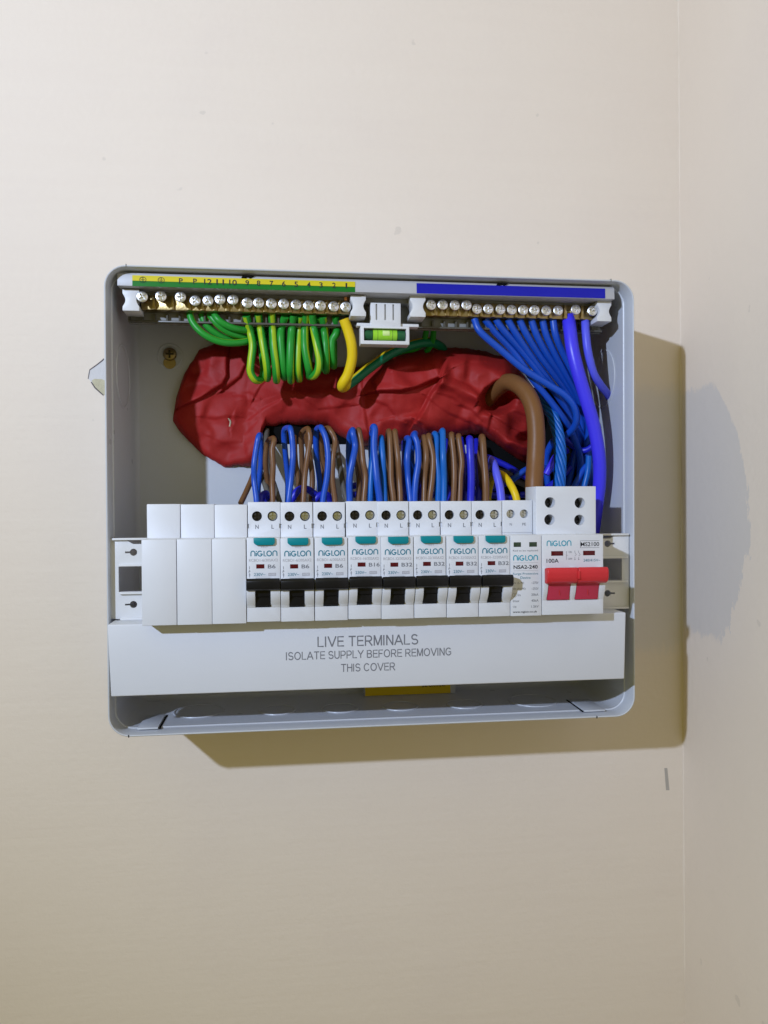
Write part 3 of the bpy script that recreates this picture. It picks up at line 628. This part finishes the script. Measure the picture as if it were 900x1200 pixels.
# spirit level between the bars
LO = (4.5, -58, 92); lv = thing('spirit_level', 'small green spirit level in a white holder between the two terminal bars', 'spirit level', LO)
tw = cut(box(-4.2, 13.9, -62, -52, 102.6, 116.6, 0.4), [box(a-0.5, a+0.5, -64, -60.6, 106.5, 115.8) for a in (-0.6, 4.6, 9.4)])
part('mount', tw, 'white_plastic', lv, LO)
fr = cut(box(-10.2, 18.9, -63, -54, 91.9, 102.8, 0.5), [box(-8.2, 16.9, -70, -55.5, 94.0, 101.4)])
part('frame', fr, 'white_plastic', lv, LO)
def xcyl(x0, x1, r, yc, zc, n=20):
    return prism([(yc+r*math.cos(2*math.pi*i/n), zc+r*math.sin(2*math.pi*i/n)) for i in range(n)], x0, x1, 'X', 0.25)
vl = part('vial', xcyl(-2.6, 11.8, 3.3, -59, 98.0), 'vial_green', lv, LO, 40)
part('vial_end', xcyl(-7.9, -2.7, 3.0, -59, 98.0), 'vial_dark', lv, LO, 40); part('vial_end', xcyl(11.9, 16.6, 3.0, -59, 98.0), 'vial_dark', lv, LO, 40)
part('bubble', xcyl(3.0, 7.2, 1.9, -60.9, 98.6), 'bubble', vl, LO, 40)
for xq in (0.2, 9.0): part('level_line', xcyl(xq-0.2, xq+0.2, 3.36, -59, 98.0), 'ink_black', vl, LO, 40)
part('holder_arm', box(-12, -4, -60, -54, 103.2, 105.0, 0.3), 'white_plastic', lv, LO); part('holder_arm', box(13.5, 25, -60, -54, 103.2, 105.0, 0.3), 'white_plastic', lv, LO)

# ------------------------------------------------------------------ red fire putty: one kneaded slab pressed on the back
def interp(tab, x):
    for (a, va), (b, vb) in zip(tab, tab[1:]):
        if x <= b:
            t = max(0, (x-a)/(b-a)); return va+(vb-va)*t
    return tab[-1][1]
TOP = [(203, 490), (206, 468), (212, 447), (222, 427), (234, 412), (248, 403), (270, 400), (300, 404), (330, 414), (360, 424), (390, 430), (415, 430), (440, 423), (465, 415), (490, 411), (515, 407), (545, 408), (570, 412), (592, 419), (606, 430), (618, 446), (626, 470), (630, 500)]
BOT = [(203, 494), (210, 505), (222, 518), (236, 531), (250, 541), (264, 547), (285, 546.5), (298, 545), (302, 538), (306, 512), (312, 500), (330, 497), (360, 498), (385, 500), (400, 512), (418, 522), (440, 523), (470, 520), (500, 516), (530, 513), (552, 509), (566, 510), (580, 519), (594, 530), (610, 540), (622, 546), (630, 540)]
CREASE = [  # polyline (px), rise on its left-hand side when walking (mm), soft reach (px)
    ([(268, 404), (267, 425), (267, 440), (262, 451), (250, 458), (238, 466), (228, 471), (210, 478)], -3.6, 46),
    ([(295, 420), (287, 430), (282, 442), (272, 450), (262, 457)], -2.4, 24),
    ([(318, 440), (306, 452), (298, 466)], -1.6, 22),
    ([(236, 489), (252, 491), (266, 488), (280, 489)], 0.8, 12),
    ([(273, 486), (269, 494), (270, 503)], 0.9, 9),
    ([(325, 470), (306, 480), (292, 491)], 1.0, 16),
    ([(300, 495), (286, 510), (288, 528)], 0.7, 14),
    ([(350, 462), (372, 480), (410, 476)], 0.9, 18),
    ([(424, 440), (426, 470), (431, 502)], -1.4, 22),
    ([(430, 462), (446, 459), (470, 459), (490, 454), (506, 447), (514, 444)], 3.2, 26),
    ([(440, 455), (436, 446), (444, 436), (452, 428)], -1.6, 14),
    ([(530, 408), (521, 424), (517, 438), (514, 447)], 2.6, 20),
    ([(516, 446), (505, 460), (496, 478), (486, 494)], 2.8, 40),
    ([(498, 464), (512, 475), (526, 485), (545, 493)], 0.9, 12),
    ([(486, 492), (495, 498), (498, 508)], 1.2, 10),
    ([(562, 468), (570, 456), (582, 448), (600, 442)], 4.0, 30),
    ([(575, 490), (572, 505), (582, 516)], -1.6, 24),
    ([(560, 500), (576, 512), (592, 523), (608, 533), (624, 540)], 1.8, 10),
    ([(578, 488), (596, 500), (612, 508)], 1.2, 18),
    ([(250, 430), (262, 436), (264, 446)], 0.5, 8), ([(222, 452), (236, 449), (248, 452)], 0.5, 9), ([(246, 512), (262, 520), (280, 518)], 0.5, 10),
    ([(276, 462), (292, 460), (304, 466)], 0.7, 9), ([(284, 470), (300, 470)], 0.5, 7), ([(296, 478), (304, 470), (316, 466)], -0.6, 7), ([(302, 484), (312, 476), (322, 472)], -0.6, 6),
    ([(346, 470), (352, 478), (350, 488)], 0.5, 8), ([(392, 466), (402, 474), (418, 474)], 0.6, 9), ([(440, 470), (454, 476), (462, 486)], 0.7, 12), ([(448, 492), (462, 488), (474, 494)], -0.6, 9),
    ([(464, 434), (480, 430), (496, 432)], 0.6, 9), ([(534, 430), (548, 424), (566, 424)], 0.8, 12), ([(536, 446), (550, 452), (560, 462)], -0.7, 11), ([(516, 462), (530, 466), (540, 474)], 0.6, 7), ([(540, 476), (552, 480), (562, 490)], 0.7, 9),
    ([(592, 486), (602, 482), (614, 486)], 0.7, 8), ([(584, 506), (598, 514), (612, 522)], -0.7, 8),
]
_rs = random.Random(21)
FACET = [(_rs.uniform(200, 632), _rs.uniform(400, 548), _rs.gauss(0, 0.07), _rs.gauss(0, 0.07), _rs.gauss(0, 0.45)) for _ in range(62)]
def facet_h(u, v):
    ds = [(math.hypot(u-c[0], v-c[1]), c) for c in FACET]; m = min(d[0] for d in ds); a = w = 0
    for d, c in ds:
        if d-m > 24: continue
        k = math.exp(-(d-m)*0.26); a += k*(c[2]*(u-c[0])+c[3]*(v-c[1])+c[4]); w += k
    return a/w
def crease_h(u, v):
    h = 0
    for pl, A, soft in CREASE:
        best = None
        for k in range(len(pl)-1):
            ax, ay = pl[k]; dx, dy = pl[k+1][0]-ax, pl[k+1][1]-ay; l2 = dx*dx+dy*dy
            t = ((u-ax)*dx+(v-ay)*dy)/l2; tt = min(1, max(0, t)); ex_, ey = u-ax-dx*tt, v-ay-dy*tt; d = ex_*ex_+ey*ey
            if best is None or d < best[0]:
                s = dx*(v-ay)-dy*(u-ax); end = 1.0
                if k == 0 and t < 0: end = math.exp(-(t*math.sqrt(l2))**2/60)
                if k == len(pl)-2 and t > 1: end = math.exp(-((t-1)*math.sqrt(l2))**2/60)
                best = (d, s/math.sqrt(l2), end)
        d, s, end = best
        if d > (soft*3)**2: continue
        dist = math.sqrt(d); side = -s*(1 if A > 0 else -1); side = dist if side > 0 else -dist
        st_ = 1/(1+math.exp(-side/0.8)); fall = math.exp(-max(0, side)/soft)
        h += abs(A)*end*(st_*fall - 0.22*math.exp(-(side/2.2)**2))
    return h
def dip(u, v, cu, cv, ru, rv, depth):
    q = ((u-cu)/ru)**2+((v-cv)/rv)**2; return -depth*math.exp(-q*q)
THK = [(203, 6.5), (290, 8), (330, 15), (420, 18), (460, 25), (560, 27), (600, 22), (630, 16)]
def putty_bm():
    b = bmesh.new(); U = [203+(630-203)*i/400 for i in range(401)]; nv = 120; grid = []
    for u0 in U:
        col = []; tp, bt = interp(TOP, u0), interp(BOT, u0)
        for j in range(nv+1):
            s = j/nv; v0 = bt+(tp-bt)*s
            sg = 1 if s > 0.5 else -1; wob = 2.2*noise.noise(Vector((u0*0.07, sg*4, 7)))+1.1*noise.noise(Vector((u0*0.22, sg*4, 3)))
            thick = interp(THK, u0); ew = 11+(thick-7)*0.95
            ev = min(v0-tp, bt-v0); eu = min(u0-203, 630-u0)
            ed = min(1, max(0, ev)/ew); ed2 = min(1, max(0, eu)/16); edge = math.sqrt(max(0, 1-(1-ed)**2))*math.sqrt(max(0, 1-(1-ed2)**2))
            n1 = noise.noise(Vector((u0*0.017, v0*0.02, 1.3)))*4.2+noise.noise(Vector((u0*0.04, v0*0.045, 5.1)))*1.5+noise.noise(Vector((u0*0.11, v0*0.12, 2.2)))*0.22
            am = 1+0.9*min(1, max(0, (u0-400)/60)); n1 *= 1+0.3*(am-1)
            n1 += (am-1)*2.4*noise.noise(Vector((u0*0.035, v0*0.05, 8.6)))
            h = thick+n1+am*facet_h(u0+5*noise.noise(Vector((u0*0.05, v0*0.05, 20))), v0+5*noise.noise(Vector((u0*0.05, v0*0.05, 30))))+crease_h(u0, v0)*1.3*am**0.8+dip(u0, v0, 584, 470, 17, 13, 16)+dip(u0, v0, 617, 514, 10, 6.5, 10)+dip(u0, v0, 271, 494, 3, 5, 1.2)+dip(u0, v0, 360, 448, 34, 12, 2)
            y = -2.0-0.2-max(0.15, h)*edge
            col.append(b.verts.new(W(u0+wob*0.6*(1-edge), v0+wob*(1-edge), y)))
        grid.append(col)
    for i in range(len(U)-1):
        for j in range(nv): b.faces.new((grid[i][j], grid[i+1][j], grid[i+1][j+1], grid[i][j+1]))
    return b
p = W(420, 500, -8)
o = part('fire_putty', putty_bm(), 'red_putty', None, (p.x, -2, p.z), 60, (p.x, -2, p.z)); tag(o, 'wide lump of creased dark red putty pressed over the cable entry', 'putty')
tear = tube_bm(spline([W(267, 490, -10.2), W(270, 494, -9.4), W(269, 500, -10.0)], 0.6), 0.55, 6)
o_t = bpy.data.objects['fire_putty']; q = W(420, 500, -8); part('torn_edge', tear, 'plaster_beige', o_t, (q.x, -2, q.z))
# ------------------------------------------------------------------ wires
def wire(name, label, pts, r, material, group=None, turn=0.0, twist=0.0, n=12, cat='wire', roll=None):
    P = [W(*p) if not isinstance(p, Vector) else p for p in pts]; path = spline(P, 1.0); org = P[0].copy()
    bm = tube_bm(path, r, n, turn, twist, roll=roll)
    o = part(name, bm, material, None, org, 70, org); tag(o, label, cat, group); return o
# earth wires: down in front of the putty, looped back up behind
GE = 'green and yellow earth wires from the earth bar'
side_loops = [
    ([(222, 366, -52), (226, 378, -53), (238, 391, -54), (256, 400, -53), (275, 402, -50), (296, 398, -44), (315, 385, -34)], 'lowest of the side loops at the left', 0.25),
    ([(236, 368, -50), (241, 380, -50), (252, 390, -49), (268, 398, -46), (288, 398, -40), (308, 385, -30)], 'second lowest side loop, mostly hidden', 0.6),
    ([(245, 368, -51), (253, 378, -52), (264, 387, -51), (278, 393, -48), (294, 395, -42), (310, 380, -30)], 'second highest of the side loops', -0.3),
    ([(250, 366, -53), (256, 375, -55), (267, 382, -54), (280, 386, -51), (296, 386, -44), (312, 376, -30)], 'highest of the side loops', 0.55)]
for pts, lab, tn in side_loops: wire('earth_wire', 'green earth wire curving right under the bar, '+lab, pts, 2.05, 'earth_pvc', GE, tn, 0.0)
loops = [
    ([(288.5, 370, -54), (293, 388, -56), (296, 405, -57), (294, 424, -57), (293.5, 436, -56), (299, 445, -54), (306, 444, -48), (309, 432, -40), (306, 400, -32), (304, 370, -30)], 'leftmost', -0.12, 0.2),
    ([(302.5, 368, -54), (305, 384, -56), (308, 402, -57.5), (312, 425, -57), (313.5, 438, -53), (313, 443, -46), (311, 425, -38), (310, 380, -32)], 'second', -0.02, -0.3),
    ([(318.5, 367, -54), (319.5, 385, -57), (320.5, 405, -58), (323, 428, -57), (324, 441, -53), (324, 445, -46), (323, 425, -38), (321, 380, -32)], 'third', 0.02, 0.25),
    ([(334, 371, -54), (330, 384, -56), (329, 398, -57), (331.5, 425, -56), (333, 438, -52), (333, 441, -45), (332, 420, -38), (331, 380, -32)], 'fourth', 0.30, 0.6),
    ([(344, 369, -54), (342, 385, -57), (340.5, 405, -58.5), (340, 430, -57), (340.5, 441, -52), (341, 445, -45), (341, 420, -37), (341, 380, -32)], 'fifth', 0.42, -0.6),
    ([(352, 370, -53), (351, 385, -54.5), (349.5, 408, -56), (349, 430, -55), (350, 440, -51), (351, 443, -45), (351, 420, -38), (351, 380, -32)], 'sixth', 0.04, 0.0),
    ([(358, 368, -54), (357, 385, -57), (357.5, 408, -58), (361, 428, -57), (363, 437, -53), (362, 440, -46), (360, 420, -38), (358, 380, -32)], 'seventh', 0.16, 0.1),
    ([(365.5, 368, -55), (367.5, 384, -58), (371, 403, -60), (374, 422, -60), (372, 435, -58), (366, 441, -53), (362, 437, -45), (362, 420, -38), (364, 380, -32)], 'eighth', -0.3, 0.9),
    ([(373, 371, -52), (374.5, 385, -53), (377, 405, -53.5), (380, 425, -52), (381, 431, -48), (380, 425, -42), (378, 380, -33)], 'ninth', 0.1, 0.2),
    ([(378.5, 371, -54), (380, 387, -56), (381.5, 405, -57), (382, 424, -55.5), (382, 432, -51), (382, 433, -45), (382, 415, -38), (381, 380, -32)], 'tenth', 0.16, 0.3),
    ([(393, 370, -53), (395, 383, -56), (394, 391, -57), (389.5, 399, -56), (389, 412, -55), (390, 424, -52), (391, 428, -46), (391, 410, -38), (390, 380, -32)], 'eleventh', 0.45, 0.0)]
for pts, lab, tn, tw_ in loops: pts = [pts[0]]+[(u, v, y+8 if y < -40 else y) for u, v, y in pts[1:]]; wire('earth_wire', 'striped earth wire hanging in a loop under the earth bar, %s from left' % lab, pts, 2.32, 'earth_pvc', GE, tn, tw_)
wire('earth_wire', 'thick yellow sided earth wire dropping from the last earth screw', [(403, 374, -56), (408, 388, -55), (412, 404, -54), (412.5, 420, -52), (408, 438, -49), (401.5, 450, -46), (402, 454, -41), (412, 448, -37), (432, 432, -33), (455, 416, -29), (480, 405, -26), (503, 401, -22), (516, 406, -14), (520, 412, -9)], 3.1, 'thick_earth_pvc', GE, 0.0, 0.0, 16, roll=(38, 56, 0.75))
wire('earth_wire', 'thin green earth wire in shadow behind the spirit level', [(500, 385, -30), (497, 398, -24), (488, 408, -20), (470, 412, -18), (452, 420, -14)], 1.9, 'earth_pvc', GE, 0.5)
wire('earth_wire', 'thin green earth wire dropping in shadow right of the spirit level', [(507, 372, -40), (508, 388, -30), (506, 402, -22), (500, 412, -16)], 1.9, 'earth_pvc', GE, 0.45)
# neutral wires
GN = 'blue neutral wires fanning down from the neutral bar'
neu = [
    ([(556, 374, -55), (563, 389, -57), (588, 411, -57), (613, 432, -57), (640, 449, -58), (663, 464, -59), (674, 479, -58), (675, 495, -54), (666, 508, -46), (650, 515, -34), (640, 540, -24), (645, 590, -20)], 'sweeping lowest over the brown tail'),
    ([(568, 374, -53), (580, 389, -51), (603, 414, -47), (626, 447, -46), (645, 470, -46), (662, 493, -44), (672, 512, -36), (680, 540, -28), (676, 590, -22)], 'second from the left'),
    ([(581, 374, -54), (590, 387, -53), (612, 412, -48), (634, 440, -44), (655, 466, -40), (668, 490, -34), (676, 520, -26), (660, 590, -18)], 'third from the left'),
    ([(595, 374, -54), (604, 390, -53), (622, 417, -48), (642, 444, -42), (660, 470, -36), (676, 500, -30), (690, 530, -22), (690, 590, -18)], 'fourth from the left'),
    ([(608.5, 374, -54), (617, 392, -53), (632, 416, -48), (650, 440, -42), (668, 465, -34), (682, 500, -28), (670, 540, -20), (650, 590, -16)], 'fifth from the left'),
    ([(622.5, 374, -54), (629, 393, -53), (641, 415, -49), (657, 438, -43), (672, 462, -36), (684, 490, -26), (688, 530, -18), (680, 590, -14)], 'sixth from the left'),
    ([(635.5, 374, -54), (640, 392, -53), (650, 414, -50), (663, 438, -45), (676, 462, -38), (686, 490, -30), (694, 530, -20), (690, 590, -14)], 'seventh from the left'),
    ([(648, 374, -55), (651, 392, -55), (659, 412, -52), (672, 438, -48), (684, 465, -42), (690, 500, -34), (686, 540, -26), (684, 590, -22)], 'eighth from the left, beside the thick violet wire')]
for pts, lab in neu: wire('neutral_wire', 'blue wire from the neutral bar, '+lab, pts, 2.15, 'blue_pvc', GN)
wire('neutral_tail', 'thick violet blue wire running from the neutral bar down beside the main switch', [(666, 372, -55), (668, 388, -59), (671, 410, -62), (677, 435, -63), (686, 465, -62), (696, 500, -60), (702, 535, -57), (702.5, 565, -53), (699, 595, -48), (693, 640, -42)], 4.0, 'violet_pvc', None, n=18)
o = wire('neutral_wire', 'lighter violet wire from the last neutral screw to the right side wall', [(685.5, 372, -55), (686.5, 390, -58), (689, 412, -59), (695, 436, -57), (703, 450, -52), (711.5, 461, -44), (716, 468, -38)], 2.5, 'lilac_pvc')
# more blue wires deep behind
deep = [
    ([(690, 535, -40), (689, 552, -42), (684, 575, -42), (682, 600, -40)], 1.9, 'sky_pvc', 'short bright blue wire standing left of the thick violet wire'),
    ([(693, 540, -38), (684, 550, -40), (677, 562, -41), (668, 580, -38)], 1.9, 'blue_pvc', 'short blue wire slanting down left behind the main switch'),
    ([(560, 575, -22), (585, 570, -22), (610, 556, -24), (630, 545, -22), (660, 540, -18)], 2.0, 'deep_blue_pvc', 'dark blue wire crossing behind the brown tail'),
    ([(598, 565, -30), (608, 556, -32), (620, 549, -30), (640, 548, -24), (668, 556, -20)], 1.9, 'blue_pvc', 'blue wire rising behind the yellow surge wire'),
    ([(610, 580, -28), (630, 578, -30), (650, 565, -26), (672, 545, -22), (690, 520, -18)], 2.0, 'deep_blue_pvc', 'dark blue wire slanting up behind the twisted cable'),
    ([(655, 505, -24), (668, 520, -26), (684, 528, -30), (696, 522, -34)], 2.0, 'deep_blue_pvc', 'dark blue wire hooking under the violet wire'),
    ([(640, 556, -34), (646, 545, -34), (652, 535, -30), (664, 528, -24)], 2.3, 'violet_pvc', 'short violet wire between brown tail and twisted cable'),
    ([(690, 505, -16), (676, 535, -16), (660, 570, -16), (655, 600, -14)], 2.0, 'deep_blue_pvc', 'dark blue wire lowest against the box back at right'),
]
for pts, r, m, lab in deep: wire('blue_wire', lab, pts, r, m, 'blue wires behind the main switch')
# twisted bundle
core = spline([W(630, 458, -34), W(641, 474, -39), W(649, 492, -46), W(654.5, 512, -51), (W(656.5, 535, -54)), W(656, 556, -56), W(654.5, 585, -58)], 0.8)
TWO = core[-1].copy(); tb = thing('twisted_cable', 'bundle of light blue strands twisted like rope behind the main switch', 'cable', TWO)
for k in range(8):
    path = []; Ls = 0
    for i, c in enumerate(core):
        t_ = (core[min(i+1, len(core)-1)]-core[max(i-1, 0)]).normalized(); nn = Vector((0, -1, 0)); nn = (nn-t_*nn.dot(t_)).normalized(); bb = t_.cross(nn)
        if i: Ls += (c-core[i-1]).length
        a = 2*math.pi*k/8 - Ls*0.115
        path.append(c+(nn*math.cos(a)+bb*math.sin(a))*2.75)
    part('strand', tube_bm(path, 1.15, 8), 'sky_pvc', tb, TWO, 70)
# main brown tail
wire('line_tail', 'thick brown cable arching out of the putty down into the main switch', [(566, 474, -10), (579, 459, -22), (594, 448, -37), (608, 452, -48), (619, 464, -55), (626, 483, -60), (628.5, 510, -63), (627.5, 540, -65), (626, 566, -68), (626, 590, -70)], 5.35, 'tail_pvc', None, n=20, cat='cable')
# breaker wires: hairpins standing over the breakers
GB, GL = 'blue hairpin wires over the breakers', 'brown hairpin wires over the breakers'
def hairpin(pts, lab, r, m, g, back=None):
    """pts: front strand from module top upwards (px, depth); then over the top and down behind"""
    u1, v1, y1 = pts[-1]; bu = back if back is not None else u1-3
    tail = [((u1*0.6+bu*0.4), v1-3.2, y1+4.5), (bu, v1+2.5, y1+10), (bu-0.5, v1+28, y1+15), ((bu+pts[0][0])/2, v1+62, y1+20), ((bu+pts[0][0])/2, 605, y1+24)]
    jit = lambda p, k=0.9: (p[0]+random.uniform(-k, k), p[1]+random.uniform(-k, k), p[2]+random.uniform(-1.2, 1.2))
    wire('blue_wire' if g == GB else 'brown_wire', lab, [(pts[0][0], 602, pts[0][2])]+[jit(p, 0.7) for p in pts]+[jit(p, 1.4) for p in tail], r*0.94, m, g)
B_, N_ = 'blue_pvc', 'brown_pvc'
H = [
    ([(301, 586, -71), (298.5, 562, -70), (298, 544, -69), (301, 526, -68), (302.5, 513, -67)], 305, 1.8, B_, 1, 'standing'),
    ([(320, 586, -71), (318.5, 566, -70), (319.5, 545, -69), (319, 528, -68), (322, 516, -67)], 312, 1.7, N_, 1, 'standing'),
    ([(338, 586, -71), (341, 560, -71), (343, 535, -70), (342, 515, -69), (340, 504, -67)], 334, 1.8, B_, 2, 'standing'),
    ([(355, 586, -71), (356.5, 560, -70), (360, 535, -69), (363.5, 516, -68), (362.5, 506, -66)], 353, 1.7, N_, 2, 'standing'),
    ([(379, 586, -71), (383, 560, -71), (384.5, 535, -70), (382, 515, -69), (377, 503, -67)], 370.5, 1.85, B_, 3, 'standing'),
    ([(392.5, 586, -71), (390, 562, -70), (391, 535, -69), (392.5, 516, -68), (387.5, 504, -66)], 378, 1.7, N_, 3, 'standing'),
    ([(409.5, 586, -71), (409.5, 562, -71), (413, 540, -70), (415.5, 522, -69), (414, 508, -67)], 410, 2.0, B_, 4, 'standing'),
    ([(427, 586, -71), (428, 560, -70), (426, 540, -69), (424, 522, -68), (421.5, 508, -66)], 420, 1.8, N_, 4, 'standing'),
    ([(433.5, 586, -69), (435, 560, -68), (436.5, 535, -67), (437.5, 515, -65)], 436, 1.9, 'sky_pvc', 5, 'leftmost blue'),
    ([(444.5, 586, -72), (442, 562, -72), (439.5, 540, -71), (438.5, 520, -70), (439, 504, -68)], 437, 2.2, B_, 5, 'tallest blue'),
    ([(451.5, 586, -70), (449.5, 560, -69), (448, 535, -68), (446.5, 517, -66)], 446, 1.85, 'sky_pvc', 5, 'rightmost blue'),
    ([(461, 586, -71), (459, 562, -70), (458.5, 535, -69), (456.5, 510, -66)], 454, 1.85, N_, 5, 'left hand'),
    ([(468.5, 586, -71), (468, 562, -70), (466, 535, -69), (463.5, 509, -66)], 463, 1.85, N_, 5, 'right hand'),
    ([(480.5, 586, -71), (478.5, 560, -70), (477.5, 535, -69), (479, 517, -66)], 476, 2.0, B_, 6, 'left hand'),
    ([(486, 586, -72), (487.5, 562, -71), (490, 540, -70), (488.5, 520, -69), (486, 511, -66)], 484, 2.0, B_, 6, 'right hand'),
    ([(496.5, 586, -71), (497.5, 560, -70), (499.5, 535, -69), (497.5, 516, -66)], 495, 1.85, N_, 6, 'left hand'),
    ([(504, 586, -71), (506, 560, -70), (507, 535, -69), (503.5, 515, -66)], 502, 1.85, N_, 6, 'right hand'),
    ([(514, 586, -70), (513.5, 560, -69), (512, 535, -68), (511, 513, -65)], 510, 2.0, 'sky_pvc', 7, 'left hand'),
    ([(520, 586, -72), (520, 560, -71), (519.5, 535, -70), (518.5, 509, -67)], 517, 2.0, 'sky_pvc', 7, 'right hand'),
    ([(531.5, 586, -71), (532, 560, -70), (532, 535, -69), (529.5, 513, -66)], 528, 1.85, N_, 7, 'left hand'),
    ([(538, 586, -71), (540, 560, -70), (541.5, 540, -69), (538, 514, -66)], 536, 1.85, N_, 7, 'right hand'),
    ([(552, 586, -71), (552, 560, -71), (551.5, 535, -70), (551, 517, -67)], 550, 2.45, 'deep_blue_pvc', 8, 'thick dark'),
    ([(569, 586, -71), (568.5, 560, -70), (567.5, 535, -69), (566, 516, -66)], 564, 2.2, 'brown_pvc', 8, 'thick'),
]
for pts, bk, r, m, i, lab in H:
    colr = 'brown' if m == N_ else 'blue'; hp = '' if colr in lab else colr+' '
    hairpin(pts, '%s %shairpin wire above the %s breaker' % (lab, hp, ORD[i-1]), r, m, GL if m == N_ else GB, bk)
wire('surge_wire', 'lilac blue wire bending into the surge protector', [(588.5, 602, -72), (587.5, 586, -72), (585.5, 570, -70), (581, 552, -66), (577, 541, -58), (572, 540, -46), (566, 560, -36), (562, 590, -30)], 2.45, 'lilac_pvc')
wire('surge_wire', 'bright yellow earth wire bending into the surge protector', [(607, 602, -72), (605.5, 586, -72), (601.5, 574, -70), (595, 563, -64), (588, 556, -54), (580, 556, -42), (574, 570, -34), (570, 600, -30)], 2.2, 'yellow_pvc')
# slack lying behind the hairpins
low = [
    ([(282, 590, -52), (290, 573, -45), (297, 556, -38), (304, 530, -20), (306, 508, -6)], 1.7, 'brown_pvc', 'brown wire slanting up left of the first breaker'),
    ([(318, 590, -56), (310, 566, -48), (303, 545, -38), (302, 520, -20), (303, 505, -6)], 1.7, 'grey_pvc', 'grey brown wire leaning left behind the first hairpins'),
    ([(328, 590, -50), (321, 568, -44), (314, 548, -34), (312, 520, -18), (313, 504, -6)], 1.7, 'grey_pvc', 'grey brown wire leaning left above the first and second breakers'),
    ([(305, 590, -66), (307, 582, -64), (312, 579, -58), (311, 590, -52)], 2.2, 'deep_blue_pvc', 'short dark blue loop low above the first breaker'),
    ([(341, 588, -62), (347, 577, -62), (353, 573, -58), (362, 574, -54), (374, 584, -52)], 2.1, 'deep_blue_pvc', 'dark blue wire lying low from the second to the third breaker'),
    ([(368, 588, -62), (374, 581, -62), (383, 580, -60), (388, 590, -56)], 2.1, 'deep_blue_pvc', 'short dark blue loop low above the third breaker'),
    ([(350, 592, -50), (350, 565, -45), (346, 540, -36), (345, 512, -14)], 1.7, 'brown_pvc', 'brown wire behind the second blue hairpin'),
    ([(364, 592, -48), (366, 560, -44), (362, 530, -34), (358, 508, -12)], 1.7, 'brown_pvc', 'brown wire behind the second brown hairpin'),
    ([(376, 592, -46), (378, 560, -42), (375, 530, -32), (372, 506, -10)], 1.7, 'brown_pvc', 'brown wire inside the third blue hairpin'),
    ([(408, 592, -48), (402, 568, -42), (398, 545, -34), (394, 518, -14)], 1.8, 'grey_pvc', 'grey wire leaning left before the fourth breaker'),
    ([(420, 592, -54), (421, 565, -48), (418, 540, -40), (414, 520, -20)], 1.8, 'brown_pvc', 'brown wire behind the fourth hairpins'),
    ([(472, 592, -52), (474, 565, -46), (474, 540, -36), (474, 518, -18)], 1.9, 'deep_blue_pvc', 'dark blue wire behind the fifth brown hairpins'),
    ([(492, 592, -52), (493, 568, -44), (494, 545, -34), (495, 518, -16)], 1.9, 'deep_blue_pvc', 'dark blue wire behind the sixth hairpins'),
    ([(526, 592, -52), (525, 568, -44), (524, 545, -34), (522, 516, -16)], 1.9, 'deep_blue_pvc', 'dark blue wire behind the seventh hairpins'),
    ([(545, 592, -52), (546, 568, -44), (544, 545, -34), (540, 514, -16)], 1.9, 'deep_blue_pvc', 'dark blue wire between the seventh and eighth hairpins'),
    ([(560, 592, -52), (561, 568, -44), (560, 545, -34), (558, 516, -16)], 1.9, 'deep_blue_pvc', 'dark blue wire between the eighth pair of hairpins'),
    ([(400, 572, -16), (440, 566, -18), (490, 570, -16), (540, 564, -18), (580, 572, -16)], 2.1, 'deep_blue_pvc', 'dark blue wire running level behind the right hand hairpins, uppermost'),
    ([(410, 580, -22), (450, 578, -24), (500, 580, -22), (550, 577, -24), (600, 584, -22)], 2.1, 'deep_blue_pvc', 'dark blue wire running level behind the right hand hairpins, lowest'),
    ([(430, 556, -10), (470, 550, -12), (520, 552, -11), (560, 546, -12), (600, 556, -10)], 2.1, 'grey_pvc', 'grey wire running level close to the box back behind the hairpins'),
    ([(520, 540, -9), (560, 534, -12), (590, 544, -12), (620, 562, -12)], 2.1, 'deep_blue_pvc', 'dark blue wire dipping below the right end of the putty'),
    ([(540, 562, -9), (570, 556, -9), (600, 562, -9), (640, 580, -9)], 2.1, 'grey_pvc', 'grey wire low behind the surge protector wires'),
]
for pts, r, m, lab in low: wire('slack_wire', lab, pts, r, m, 'slack wires behind the hairpins')
